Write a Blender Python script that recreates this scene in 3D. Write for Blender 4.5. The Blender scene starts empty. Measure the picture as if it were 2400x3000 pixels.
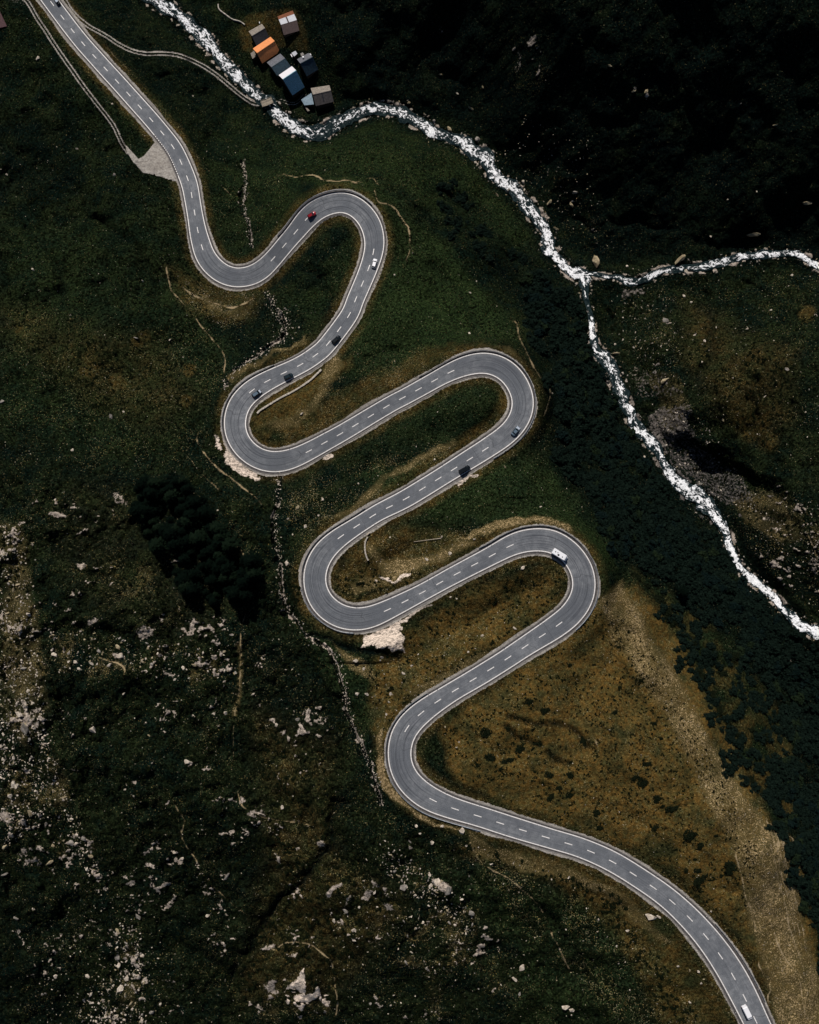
import bpy, bmesh, math, random
import numpy as np
from mathutils import Vector, Matrix

# ------------------------------------------------------------------ camera, sky, sun, exposure
scene = bpy.context.scene
H = 300.0                       # camera height above the middle of the pass road
K = 0.66 / 1500.0               # tangent of the view angle per photo unit
cam_d = bpy.data.cameras.new("camera")
cam = bpy.data.objects.new("camera", cam_d)
scene.collection.objects.link(cam)
cam.location = (0, 0, H)
cam.rotation_euler = (0, 0, 0)
cam_d.sensor_fit = 'VERTICAL'
cam_d.angle = 2 * math.atan(0.66)
cam_d.clip_start = 1.0
cam_d.clip_end = 5000
scene.camera = cam
SUN_EL = math.radians(43)
SUN_ROT = math.radians(-12)
world = bpy.data.worlds.new("World")
scene.world = world
world.use_nodes = True
wn = world.node_tree
sky = wn.nodes.new('ShaderNodeTexSky')
sky.sky_type = 'NISHITA'
sky.sun_disc = False
sky.sun_elevation = SUN_EL
sky.sun_rotation = SUN_ROT
sky.altitude = 2000
wn.nodes['Background'].inputs[1].default_value = 0.05
wn.links.new(sky.outputs[0], wn.nodes['Background'].inputs[0])
sun_d = bpy.data.lights.new("sun", 'SUN')
sun_d.energy = 4.2
sun_d.angle = math.radians(0.5)
sun_d.color = (1.0, 0.95, 0.89)
sun = bpy.data.objects.new("sun", sun_d)
scene.collection.objects.link(sun)
TO_SUN = Vector((math.sin(SUN_ROT) * math.cos(SUN_EL), math.cos(SUN_ROT) * math.cos(SUN_EL), math.sin(SUN_EL)))
sun.rotation_euler = (-TO_SUN).to_track_quat('-Z', 'Y').to_euler()
sun.location = (0, 100, 400)
vs = scene.view_settings
vs.view_transform = 'Standard'
vs.look = 'None'
vs.exposure = 0.0
vs.gamma = 1.0
vs.use_curve_mapping = False

rng = np.random.default_rng(7)
random.seed(11)

# ------------------------------------------------------------------ helpers
def link(o, parent=None):
    scene.collection.objects.link(o)
    if parent is not None:
        o.parent = parent
    return o

def tag(o, label=None, cat=None, group=None, kind=None):
    if label: o["label"] = label
    if cat: o["category"] = cat
    if group: o["group"] = group
    if kind: o["kind"] = kind
    return o

def empty(name, loc, rz=0.0):
    o = bpy.data.objects.new(name, None)
    o.location = loc
    o.rotation_euler = (0, 0, rz)
    o.empty_display_size = 0.5
    return link(o)

def mesh_obj(name, verts, faces, mat=None, parent=None, smooth=False, uv=None):
    me = bpy.data.meshes.new(name)
    me.from_pydata([tuple(v) for v in verts], [], [tuple(f) for f in faces])
    if smooth:
        me.polygons.foreach_set("use_smooth", [True] * len(me.polygons))
    if mat: me.materials.append(mat)
    me.update()
    return link(bpy.data.objects.new(name, me), parent)

def big_mesh(name, V, F, mat, smooth=False, parent=None, matidx=None):
    """V (n,3) float array, F (m,k) int array with constant k"""
    me = bpy.data.meshes.new(name)
    n, m, k = len(V), len(F), F.shape[1]
    me.vertices.add(n)
    me.vertices.foreach_set("co", np.asarray(V, dtype=np.float32).ravel())
    me.loops.add(m * k)
    me.loops.foreach_set("vertex_index", np.asarray(F, dtype=np.int32).ravel())
    me.polygons.add(m)
    me.polygons.foreach_set("loop_start", np.arange(0, m * k, k, dtype=np.int32))
    me.polygons.foreach_set("loop_total", np.full(m, k, dtype=np.int32))
    me.polygons.foreach_set("use_smooth", np.full(m, smooth, dtype=bool))
    if matidx is not None:
        me.polygons.foreach_set("material_index", np.asarray(matidx, dtype=np.int32))
    me.update(calc_edges=True)
    me.validate()
    for x in (mat if isinstance(mat, (list, tuple)) else [mat]):
        me.materials.append(x)
    return link(bpy.data.objects.new(name, me), parent)

def copy_tree(o, parent=None):
    c = o.copy()
    link(c)
    c.parent = parent
    if parent is not None:
        c.matrix_parent_inverse = o.matrix_parent_inverse.copy()
    for ch in list(o.children):
        copy_tree(ch, c)
    return c

# noise on numpy arrays
_tab = rng.random((512, 512)).astype(np.float32)
def vnoise(x, y, seed=0):
    x = x + seed * 37.31; y = y + seed * 91.17
    xi = np.floor(x).astype(np.int64); yi = np.floor(y).astype(np.int64)
    fx = (x - xi).astype(np.float32); fy = (y - yi).astype(np.float32)
    fx = fx * fx * (3 - 2 * fx); fy = fy * fy * (3 - 2 * fy)
    a = _tab[xi & 511, yi & 511]; b = _tab[(xi + 1) & 511, yi & 511]
    c = _tab[xi & 511, (yi + 1) & 511]; d = _tab[(xi + 1) & 511, (yi + 1) & 511]
    return (a * (1 - fx) + b * fx) * (1 - fy) + (c * (1 - fx) + d * fx) * fy
def fbm(x, y, octv=4, seed=0, gain=0.5):
    s = 0; a = 1.0; t = 0
    for i in range(octv):
        s = s + a * vnoise(x * 2 ** i, y * 2 ** i, seed + i * 5)
        t += a; a *= gain
    return s / t
def sstep(a, b, x):
    t = np.clip((x - a) / (b - a), 0, 1)
    return t * t * (3 - 2 * t)

# coordinates noted on the photo: whole picture at 1725 wide, or enlarged crops
def D(pts): return [(x * 1.3913, y * 1.3913) for x, y in pts]
def Z(ox, oy, f, pts): return [(ox + p[0] / f, oy + p[1] / f) + tuple(p[2:]) for p in pts]
def crv(pts, step=3.0, ncol=None):
    """Catmull-Rom through points (any number of columns), resampled about every `step`."""
    P_ = np.array(pts, dtype=float)
    P_ = np.vstack([2 * P_[0] - P_[1], P_, 2 * P_[-1] - P_[-2]])
    out = []
    for i in range(1, len(P_) - 2):
        p0, p1, p2, p3 = P_[i - 1:i + 3]
        n = max(2, int(np.hypot(*(p2 - p1)[:2]) / step))
        t = np.linspace(0, 1, n, endpoint=False)[:, None]
        out.append(0.5 * ((2 * p1) + (-p0 + p2) * t + (2 * p0 - 5 * p1 + 4 * p2 - p3) * t ** 2 + (-p0 + 3 * p1 - 3 * p2 + p3) * t ** 3))
    out.append(P_[-2:-1])
    return np.vstack(out)

# ------------------------------------------------------------------ node helpers
class NT:
    def __init__(self, name):
        self.m = bpy.data.materials.new(name)
        self.m.use_nodes = True
        self.t = self.m.node_tree
        self.b = self.t.nodes['Principled BSDF']
    def n(self, typ, **kw):
        nd = self.t.nodes.new('ShaderNode' + typ)
        for k, v in kw.items(): setattr(nd, k, v)
        return nd
    def set(self, sock, v):
        if isinstance(v, bpy.types.NodeSocket): self.t.links.new(v, sock)
        elif isinstance(v, (tuple, list)) and len(v) == 3 and sock.type == 'RGBA': sock.default_value = (*v, 1)
        else: sock.default_value = v
    def math(self, op, a, b=None, c=None, clamp=False):
        nd = self.n('Math', operation=op, use_clamp=clamp)
        self.set(nd.inputs[0], a)
        if b is not None: self.set(nd.inputs[1], b)
        if c is not None: self.set(nd.inputs[2], c)
        return nd.outputs[0]
    def mix(self, f, a, b, blend='MIX'):
        nd = self.n('Mix', data_type='RGBA', blend_type=blend)
        self.set(nd.inputs[0], f); self.set(nd.inputs[6], a); self.set(nd.inputs[7], b)
        return nd.outputs[2]
    def ss(self, v, a, b, lo=0.0, hi=1.0):
        nd = self.n('MapRange', interpolation_type='SMOOTHSTEP')
        self.set(nd.inputs[0], v)
        for i, q in zip((1, 2, 3, 4), (a, b, lo, hi)): self.set(nd.inputs[i], q)
        return nd.outputs[0]
    def lin(self, v, a, b, lo=0.0, hi=1.0):
        nd = self.n('MapRange')
        self.set(nd.inputs[0], v)
        for i, q in zip((1, 2, 3, 4), (a, b, lo, hi)): self.set(nd.inputs[i], q)
        return nd.outputs[0]
    def noise(self, vec, scale, detail=2.0, rough=0.5, dist=0.0):
        nd = self.n('TexNoise')
        self.set(nd.inputs['Vector'], vec)
        nd.inputs['Scale'].default_value = scale
        nd.inputs['Detail'].default_value = detail
        nd.inputs['Roughness'].default_value = rough
        nd.inputs['Distortion'].default_value = dist
        return nd.outputs[0]
    def pos(self): return self.n('NewGeometry').outputs['Position']
    def obj(self): return self.n('TexCoord').outputs['Object']
    def scalevec(self, vec, s):
        nd = self.n('Mapping'); self.set(nd.inputs[0], vec); nd.inputs['Scale'].default_value = s
        return nd.outputs[0]
    def attr(self, name):
        return self.n('Attribute', attribute_name=name)
    def sep(self, col):
        nd = self.n('SeparateColor'); self.set(nd.inputs[0], col); return nd.outputs
    def bump(self, h, strength, dist):
        nd = self.n('Bump'); self.set(nd.inputs['Height'], h)
        nd.inputs['Strength'].default_value = strength; nd.inputs['Distance'].default_value = dist
        self.t.links.new(nd.outputs[0], self.b.inputs['Normal'])
    def base(self, c): self.set(self.b.inputs['Base Color'], c)
    def rough(self, r): self.set(self.b.inputs['Roughness'], r)
    def spec(self, s): self.set(self.b.inputs['Specular IOR Level'], s)

def simple_mat(name, col, rough=0.6, var=0.25, scale=1.5, metallic=0.0, spec=0.3, streak=None):
    n = NT(name)
    v = n.obj() if streak is None else n.scalevec(n.obj(), streak)
    f = n.noise(v, scale, 3, 0.6)
    lo = tuple(c * (1 - var) for c in col); hi = tuple(min(1, c * (1 + var)) for c in col)
    n.base(n.mix(n.ss(f, 0.3, 0.7), lo, hi))
    n.rough(rough); n.b.inputs['Metallic'].default_value = metallic; n.spec(spec)
    return n.m

# ------------------------------------------------------------------ the road, traced as pairs of edge-line points
C0 = [(98, -65), (125, -28), (153, 10), (182, 49), (211, 87), (243, 127), (276, 164), (309, 201), (343, 238), (377, 276), (410, 313), (443, 350), (477, 391), (508, 431), (530, 474)]
ROAD = []                                   # (Ax, Ay, Bx, By)
for i, c in enumerate(C0):
    a = np.array(C0[max(0, i - 1)]); b = np.array(C0[min(len(C0) - 1, i + 1)])
    d = (b - a) / np.hypot(*(b - a)); nrm = np.array([-d[1], d[0]]); w = 20.5 + 2.0 * i / 14
    ROAD.append((c[0] + nrm[0] * w, c[1] + nrm[1] * w, c[0] - nrm[0] * w, c[1] - nrm[1] * w))
N0 = len(ROAD)
def addp(ox, oy, L):
    for ax, ay, bx, by in L:
        ROAD.append((ox + ax / 4.3125, oy + ay / 4.3125, ox + bx / 4.3125, oy + by / 4.3125))
addp(520, 540, [(50, 0, 248, -30), (95, 200, 283, 180), (135, 430, 320, 400), (158, 620, 365, 590), (185, 770, 405, 700), (230, 920, 440, 810), (300, 1050, 500, 905), (400, 1155, 565, 975), (530, 1240, 640, 1030), (690, 1292, 745, 1060), (860, 1288, 835, 1056), (1000, 1255, 905, 1033), (1130, 1180, 990, 988), (1225, 1085, 1060, 938), (1340, 950, 1165, 832), (1470, 795, 1295, 672), (1600, 648, 1425, 515)])
addp(820, 540, [(400, 550, 235, 365), (500, 460, 360, 240), (590, 400, 490, 170), (690, 362, 640, 125), (780, 355, 800, 104), (870, 378, 960, 147), (945, 430, 1090, 236), (1000, 500, 1195, 340), (1045, 590, 1270, 470), (1070, 680, 1308, 620), (1078, 770, 1316, 770), (1060, 880, 1288, 918), (1030, 1000, 1240, 1050), (985, 1120, 1190, 1180), (925, 1265, 1120, 1340), (855, 1430, 1045, 1510), (775, 1615, 965, 1710)])
addp(620, 1000, [(1360, 0, 1540, 110), (1240, 103, 1410, 228), (1110, 190, 1260, 335), (960, 266, 1090, 428), (800, 330, 920, 518), (650, 395, 770, 600), (500, 472, 650, 680), (370, 572, 560, 750), (265, 690, 490, 830), (200, 815, 448, 915), (163, 970, 428, 1010), (167, 1120, 432, 1100), (205, 1255, 455, 1180), (280, 1385, 500, 1250), (385, 1495, 570, 1320), (530, 1590, 655, 1367), (700, 1643, 745, 1391), (870, 1646, 850, 1390), (1020, 1610, 960, 1372), (1180, 1540, 1080, 1333), (1350, 1447, 1240, 1260), (1530, 1343, 1420, 1165), (1725, 1232, 1610, 1063)])
addp(1260, 1000, [(-480, 897, -580, 728), (-250, 775, -345, 605), (0, 640, -95, 465), (150, 555, 60, 378), (290, 490, 220, 287), (430, 440, 370, 214), (560, 410, 530, 163), (680, 402, 700, 146), (790, 423, 870, 180), (880, 477, 1020, 250), (950, 545, 1130, 350), (1005, 630, 1215, 470), (1033, 715, 1292, 650), (1040, 790, 1308, 790), (1028, 870, 1283, 940), (990, 960, 1212, 1085), (925, 1045, 1110, 1212), (840, 1118, 1000, 1310), (730, 1198, 880, 1390), (590, 1292, 740, 1480), (430, 1395, 570, 1583), (260, 1507, 395, 1688), (100, 1613, 240, 1780), (-100, 1735, 20, 1920), (-400, 1915, -275, 2095)])
addp(860, 1480, [(1030, 0, 1145, 168), (860, 105, 975, 272), (690, 208, 810, 383), (530, 303, 680, 480), (400, 395, 580, 570), (295, 495, 500, 660), (215, 610, 450, 745), (160, 735, 420, 825), (132, 880, 405, 910), (138, 1040, 410, 995), (178, 1180, 435, 1070), (250, 1315, 470, 1130), (350, 1422, 530, 1195), (490, 1515, 610, 1250), (650, 1566, 715, 1288), (820, 1577, 825, 1300), (980, 1550, 930, 1284), (1120, 1495, 1030, 1255), (1290, 1405, 1180, 1198), (1480, 1302, 1375, 1110), (1725, 1165, 1620, 993)])
addp(1400, 1500, [(-300, 917, -410, 737), (0, 765, -110, 575), (150, 690, 50, 490), (300, 615, 200, 405), (450, 548, 370, 305), (590, 507, 540, 238), (730, 490, 730, 210), (860, 500, 930, 223), (965, 538, 1090, 290), (1060, 600, 1230, 390), (1130, 680, 1335, 505), (1175, 770, 1420, 635), (1200, 860, 1470, 785), (1203, 950, 1482, 930), (1180, 1040, 1465, 1060), (1130, 1130, 1405, 1215), (1060, 1210, 1270, 1398), (960, 1290, 1140, 1512), (830, 1388, 990, 1612), (680, 1495, 830, 1703), (500, 1620, 650, 1810), (250, 1790, 390, 1980), (-50, 1975, 85, 2170)])
addp(1100, 2000, [(945, 0, 1085, 180), (780, 95, 910, 298), (620, 190, 770, 402), (480, 285, 660, 497), (370, 380, 575, 583), (285, 485, 510, 665), (220, 600, 465, 760), (180, 740, 445, 850), (165, 890, 443, 910), (173, 1020, 455, 980), (210, 1160, 480, 1058), (285, 1305, 535, 1150), (390, 1430, 600, 1217), (520, 1540, 690, 1286), (670, 1622, 800, 1355), (840, 1683, 930, 1423), (1030, 1740, 1110, 1493)])
ROAD += [(1403, 2421.6, 1420, 2366), (1496, 2452, 1514, 2396), (1600, 2482, 1618, 2429), (1692.8, 2510, 1712, 2457.5), (1777, 2548, 1803, 2496), (1858, 2597, 1888, 2547), (1935, 2652, 1972, 2605), (2000, 2715, 2046, 2670), (2058, 2786, 2110, 2740), (2107, 2862, 2163, 2812), (2147, 2936, 2205, 2886), (2182, 3005, 2240, 2962), (2215, 3075, 2275, 3040), (2260, 3200, 2325, 3180)]
R = np.array(ROAD)
rc = np.column_stack([(R[:, 0] + R[:, 2]) / 2, (R[:, 1] + R[:, 3]) / 2, np.hypot(R[:, 0] - R[:, 2], R[:, 1] - R[:, 3]) / 2])
rc = crv(rc, 3.0)
def gsmooth(a, sig):
    r = int(sig * 3); k = np.exp(-0.5 * (np.arange(-r, r + 1) / sig) ** 2); k /= k.sum()
    p = np.concatenate([np.repeat(a[:1], r), a, np.repeat(a[-1:], r)])
    return np.convolve(p, k, 'valid')
def resample(a, step):
    s = np.concatenate([[0], np.cumsum(np.hypot(np.diff(a[:, 0]), np.diff(a[:, 1])))])
    t = np.arange(0, s[-1], step)
    return np.column_stack([np.interp(t, s, a[:, i]) for i in range(a.shape[1])])
rc = resample(rc, 3.0)
e0, e1 = rc[0].copy(), rc[-1].copy()
rc = np.column_stack([gsmooth(rc[:, 0], 4.0), gsmooth(rc[:, 1], 4.0), gsmooth(rc[:, 2], 9.0)])
rc = rc[6:-6]
rc = resample(rc, 3.0)
NR = len(rc)
rs = np.arange(NR) * 3.0
def near(u, v): return int(np.argmin((rc[:, 0] - u) ** 2 + (rc[:, 1] - v) ** 2))
zk = [(153, 10, -68), (443, 350, -60), (561, 574, -55), (700, 815, -49), (868, 674, -44), (1000, 590, -41), (1095, 740, -37), (1000, 960, -31), (776, 1121, -25), (700, 1280, -20), (1000, 1272, -14), (1320, 1090, -8), (1520, 1180, -4), (1330, 1377, 0), (1030, 1545, 3), (920, 1700, 6), (1240, 1737, 9), (1500, 1601, 11.5), (1720, 1700, 13.5), (1540, 1897, 15), (1280, 2054, 17), (1170, 2220, 18.5), (1386, 2389, 19.5), (1812, 2535, 21), (2215, 2987, 23), (2290, 3180, 24)]
ks = [near(a, b) * 3.0 for a, b, c in zk]
rz = gsmooth(np.interp(rs, ks, [c for a, b, c in zk]), 25)

# ------------------------------------------------------------------ rivers, traced as centre + half width + foam
RIV = [(390, -60, 20, .72), (440, -5, 20, .70), (492, 23, 22, .74), (538, 56, 22, .68), (570, 88, 22, .74), (598, 111, 24, .72), (624, 144, 22, .74), (645, 172, 21, .68), (668, 199, 21, .70), (700, 227, 21, .74), (728, 260, 21, .66), (765, 287, 20, .6), (790, 302, 20, .45), (805, 322, 20, .65), (828, 345, 22, .7), (860, 371, 24, .75), (902, 385, 26, .65), (939, 385, 26, .5), (985, 362, 22, .5), (1032, 339, 20, .6), (1078, 322, 20, .65), (1125, 318, 20, .6), (1171, 329, 21, .65), (1208, 348, 23, .65), (1245, 366, 23, .7), (1273, 390, 19, .75), (1310, 399, 15, .55), (1352, 417, 20, .65), (1384, 441, 24, .7), (1422, 459, 26, .7), (1445, 501, 24, .7), (1468, 529, 20, .75), (1500, 552, 22, .7), (1533, 584, 24, .7), (1561, 622, 24, .7), (1589, 659, 22, .75), (1603, 691, 19, .8), (1612, 728, 20, .75), (1642, 764, 18, .85), (1670, 792, 20, .85), (1706, 810, 22, .85), (1714, 838, 14, .6), (1718, 871, 11, .5), (1725, 903, 7, .4), (1732, 945, 9, .85), (1737, 982, 12, .8), (1744, 1019, 16, .7), (1767, 1047, 20, .6), (1795, 1084, 22, .65), (1809, 1121, 24, .6), (1823, 1158, 22, .55), (1841, 1200, 16, .65), (1860, 1242, 20, .75), (1888, 1274, 20, .75), (1920, 1307, 20, .7), (1943, 1353, 16, .7), (1971, 1395, 18, .8), (2008, 1432, 24, .8), (2054, 1460, 32, .75), (2087, 1500, 28, .7), (2101, 1523, 18, .8), (2129, 1560, 14, .75), (2140, 1602, 14, .8), (2161, 1648, 14, .8), (2198, 1690, 16, .8), (2235, 1723, 14, .8), (2272, 1755, 14, .75), (2305, 1797, 17, .75), (2342, 1825, 18, .85), (2379, 1848, 18, .9), (2410, 1856, 18, .9), (2480, 1872, 18, .8), (2580, 1890, 18, .8)]
TRIB = [(1712, 806, 9, .8), (1740, 803, 9, .6), (1776, 810, 8, .6), (1809, 813, 10, .7), (1850, 826, 14, .65), (1888, 820, 14, .7), (1934, 796, 12, .7), (1980, 789, 12, .6), (2027, 785, 15, .6), (2073, 780, 15, .6), (2124, 766, 14, .7), (2180, 752, 13, .7), (2249, 744, 13, .7), (2324, 742, 12, .75), (2361, 758, 13, .8), (2400, 780, 13, .8), (2480, 825, 13, .8)]
riv = resample(crv(RIV, 3.0), 3.0)
trib = resample(crv(TRIB, 3.0), 3.0)
rivz = np.interp(np.arange(len(riv)), [int(np.argmin((riv[:, 0] - u) ** 2 + (riv[:, 1] - v) ** 2)) for u, v, z in [(390, -60, -84), (790, 302, -80), (1125, 318, -77), (1422, 459, -71), (1603, 691, -65), (1710, 812, -60), (1737, 982, -54), (1823, 1158, -47), (1943, 1353, -39), (2087, 1500, -32), (2198, 1690, -24), (2400, 1853, -13), (2580, 1890, -6)]], [-84, -80, -77, -71, -65, -60, -54, -47, -39, -32, -24, -13, -6])
tribz = np.interp(np.arange(len(trib)), [0, len(trib) * .5, len(trib)], [-60, -55, -48])

# ------------------------------------------------------------------ terrain heights
EP = [(0, 300, -66), (300, 520, -59), (200, 700, -52), (0, 700, -48), (400, 900, -41), (0, 1200, -24), (400, 1200, -27), (550, 1350, -20), (450, 1600, -6), (200, 1700, 2), (0, 2000, 9), (600, 2000, 9), (900, 2000, 10), (900, 2300, 14), (300, 2300, 15), (0, 2700, 0), (500, 2800, 2), (900, 2700, 8), (1300, 2750, 13), (1700, 2850, 17), (1000, 3150, -4), (200, 3200, -14), (1900, 3150, 19),
      (2200, 1000, -30), (2400, 1000, -22), (1950, 1000, -43), (2200, 1250, -27), (2060, 1260, -31), (2080, 1400, -39), (2400, 1400, -14), (2300, 1600, -14), (2100, 600, -46), (2350, 560, -39), (2250, 650, -45), (2100, 300, -30), (2400, 100, -8), (2400, 350, -24), (1700, 100, -22), (1750, 450, -44), (1500, 250, -50), (1300, 100, -58), (1100, 150, -68), (2400, -300, 8), (1700, -300, -4), (900, -200, -66), (300, -200, -80), (-100, -200, -76), (850, 120, -75), (960, 240, -76), (640, 350, -72), (900, 470, -66), (1200, 480, -60),
      (1900, 1900, 6), (2050, 2080, 9), (2200, 2350, 16), (2330, 2480, 17), (2390, 2600, 10), (2200, 2050, -6), (2400, 2100, -14), (2400, 2400, -4), (2500, 2900, 12), (2330, 2900, 22), (1800, 1600, -1), (1950, 1600, -16), (1700, 1450, -10), (1750, 1250, -30), (1650, 1000, -44), (1500, 850, -48), (1400, 750, -44), (1350, 950, -26), (1200, 800, -38), (1700, 2150, 17), (1500, 2200, 18), (1550, 1750, 12), (1100, 1980, 14), (1000, 1900, 8)]
for i in range(0, NR, 45): EP.append((rc[i, 0], rc[i, 1], rz[i]))
for i in range(0, len(riv), 40): EP.append((riv[i, 0], riv[i, 1], rivz[i]))
for i in range(0, len(trib), 40): EP.append((trib[i, 0], trib[i, 1], tribz[i]))
E = np.array(EP); E[:, :2] /= 1000.0
def _U(r2): return 0.5 * r2 * np.log(r2 + 1e-9)
nE = len(E)
d2 = ((E[:, None, :2] - E[None, :, :2]) ** 2).sum(-1)
A_ = np.zeros((nE + 3, nE + 3)); A_[:nE, :nE] = _U(d2) + np.eye(nE) * 0.004
A_[:nE, nE] = 1; A_[:nE, nE + 1:] = E[:, :2]; A_[nE, :nE] = 1; A_[nE + 1:, :nE] = E[:, :2].T
wE = np.linalg.solve(A_, np.concatenate([E[:, 2], [0, 0, 0]]))
def tps(u, v):
    uu = u / 1000.0; vv = v / 1000.0
    z = wE[nE] + wE[nE + 1] * uu + wE[nE + 2] * vv
    for i in range(nE):
        z = z + wE[i] * _U((uu - E[i, 0]) ** 2 + (vv - E[i, 1]) ** 2)
    return z

STEP = 3.0
def axis(lo, hi, far):
    core = np.arange(lo, hi + 1, STEP)
    ext = np.cumsum(6 * 1.16 ** np.arange(0, 60)); ext = ext[ext < far]
    return np.concatenate([lo - ext[::-1], core, hi + ext])
AU = axis(-60, 2460, 1500); AV = axis(-60, 3060, 1500)
NU, NV = len(AU), len(AV)
GU, GV = np.meshgrid(AU, AV)                    # (NV, NU)
zc = tps(np.meshgrid(AU[::6], AV[::6])[0], np.meshgrid(AU[::6], AV[::6])[1])
def upsample(zc, xu, xv, AU, AV):
    t = np.empty((zc.shape[0], len(AU)))
    for i in range(zc.shape[0]): t[i] = np.interp(AU, xu, zc[i])
    o = np.empty((len(AV), len(AU)))
    for j in range(len(AU)): o[:, j] = np.interp(AV, xv, t[:, j])
    return o
GZ = np.clip(upsample(zc, AU[::6], AV[::6], AU, AV), -98, 92)
# smooth the linear interpolation a little
for ax in (0, 1):
    k = np.exp(-0.5 * (np.arange(-6, 7) / 3.0) ** 2); k /= k.sum()
    GZ = np.apply_along_axis(lambda a: np.convolve(np.pad(a, 6, mode='edge'), k, 'valid'), ax, GZ)

# world-space noise coordinates (metres, approximately)
GX = (GU - 1200) * K * (H - GZ); GY = (1500 - GV) * K * (H - GZ)

def window(u, v, r):
    i0 = np.searchsorted(AU, u - r); i1 = np.searchsorted(AU, u + r)
    j0 = np.searchsorted(AV, v - r); j1 = np.searchsorted(AV, v + r)
    return slice(j0, j1), slice(i0, i1)
WU = GU + (fbm(GX / 9, GY / 9, 4, 3) - .5) * 46       # warped coordinates: natural outlines
WV = GV + (fbm(GX / 9, GY / 9, 4, 8) - .5) * 46
def poly(pts, soft=12.0, warp=1.0, out=None, amt=1.0):
    """soft-edged polygon mask with a noisy outline"""
    P_ = np.array(pts); r = soft + 30
    i0 = np.searchsorted(AU, P_[:, 0].min() - r); i1 = np.searchsorted(AU, P_[:, 0].max() + r)
    j0 = np.searchsorted(AV, P_[:, 1].min() - r); j1 = np.searchsorted(AV, P_[:, 1].max() + r)
    S = (slice(j0, j1), slice(i0, i1))
    x = GU[S] + (WU[S] - GU[S]) * warp; y = GV[S] + (WV[S] - GV[S]) * warp
    dmin = np.full(x.shape, 1e9); ins = np.zeros(x.shape, bool)
    for k in range(len(P_)):
        ax, ay = P_[k]; bx, by = P_[(k + 1) % len(P_)]
        dx, dy = bx - ax, by - ay
        t = np.clip(((x - ax) * dx + (y - ay) * dy) / (dx * dx + dy * dy + 1e-9), 0, 1)
        dmin = np.minimum(dmin, (x - ax - t * dx) ** 2 + (y - ay - t * dy) ** 2)
        c = (ay > y) != (by > y)
        ins ^= c & (x < dx * (y - ay) / (dy if dy else 1e-9) + ax)
    d = np.sqrt(dmin) * np.where(ins, -1, 1)
    m = sstep(soft, -soft, d) * amt
    if out is None: out = np.zeros(GU.shape, np.float32)
    out[S] = np.maximum(out[S], m)
    return out
def stroke(pts, w, soft=3.0, warp=0.25, out=None, amt=1.0, smooth=True):
    c = resample(crv(pts, 3.0), 3.0) if smooth else resample(np.array(pts, float), 3.0)
    if out is None: out = np.zeros(GU.shape, np.float32)
    r = w + soft + 22
    for p in c:
        S = window(p[0], p[1], r)
        x = GU[S] + (WU[S] - GU[S]) * warp; y = GV[S] + (WV[S] - GV[S]) * warp
        d = np.hypot(x - p[0], y - p[1])
        out[S] = np.maximum(out[S], amt * sstep(w + soft, w - soft, d))
    return out
def blob(u, v, ru, rv=None, rot=0, out=None, amt=1.0, warp=0.7, soft=.35):
    rv = rv or ru
    if out is None: out = np.zeros(GU.shape, np.float32)
    S = window(u, v, max(ru, rv) * 1.6 + 30)
    x = GU[S] + (WU[S] - GU[S]) * warp - u; y = GV[S] + (WV[S] - GV[S]) * warp - v
    c, s = math.cos(rot), math.sin(rot)
    d = np.hypot((x * c + y * s) / ru, (-x * s + y * c) / rv)
    out[S] = np.maximum(out[S], amt * sstep(1 + soft, 1 - soft, d))
    return out

# distance to the road, to the rivers (in photo units) and their height
rd = np.full(GU.shape, 1e6); rzz = np.zeros(GU.shape); rhw = np.full(GU.shape, 24.0)
for i in range(0, NR, 2):
    S = window(rc[i, 0], rc[i, 1], 125)
    d = np.hypot(GU[S] - rc[i, 0], GV[S] - rc[i, 1])
    m = d < rd[S]
    rd[S] = np.where(m, d, rd[S]); rzz[S] = np.where(m, rz[i], rzz[S]); rhw[S] = np.where(m, rc[i, 2], rhw[S])
wd = np.full(GU.shape, 1e6); wz = np.zeros(GU.shape); whw = np.full(GU.shape, 20.0)
for arr, zz in ((riv, rivz), (trib, tribz)):
    for i in range(0, len(arr), 2):
        S = window(arr[i, 0], arr[i, 1], 110)
        d = np.hypot(GU[S] - arr[i, 0], GV[S] - arr[i, 1])
        m = d - arr[i, 2] < wd[S]
        wd[S] = np.where(m, d - arr[i, 2], wd[S]); wz[S] = np.where(m, zz[i], wz[S])

# ------------------------------------------------------------------ what grows or lies where (material masks)
zeros = lambda: np.zeros(GU.shape, np.float32)
DRY, LUSH, DARK, SOIL, ROCK, GRAV, FLECK, TRAIL = (zeros() for _ in range(8))
n_big = fbm(GX / 28, GY / 28, 4, 21)
n_mid = fbm(GX / 7, GY / 7, 4, 31)
n_sm = fbm(GX / 2.2, GY / 2.2, 3, 41)
# --- dry, brown meadow
poly(D([(930, 1545), (985, 1490), (1080, 1420), (1170, 1350), (1225, 1290), (1275, 1240), (1330, 1230), (1395, 1290), (1450, 1390), (1500, 1490), (1560, 1610), (1610, 1710), (1670, 1780), (1715, 1960), (1740, 2156), (1640, 2156), (1560, 1960), (1450, 1860), (1330, 1790), (1200, 1740), (1050, 1690), (960, 1640)]), 20, out=DRY, amt=1.0)
poly(D([(790, 1390), (850, 1330), (960, 1290), (1100, 1250), (1180, 1260), (1120, 1330), (1000, 1380), (900, 1440), (840, 1510), (800, 1600), (780, 1500)]), 22, out=DRY, amt=.8)
poly(D([(690, 1240), (760, 1130), (860, 1100), (1000, 1130), (1060, 1130), (950, 1190), (800, 1250)]), 20, out=DRY, amt=.45)
poly(D([(870, 1330), (1000, 1240), (1120, 1200), (1190, 1200), (1150, 1280), (1000, 1320)]), 25, out=DRY, amt=.6)
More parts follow.
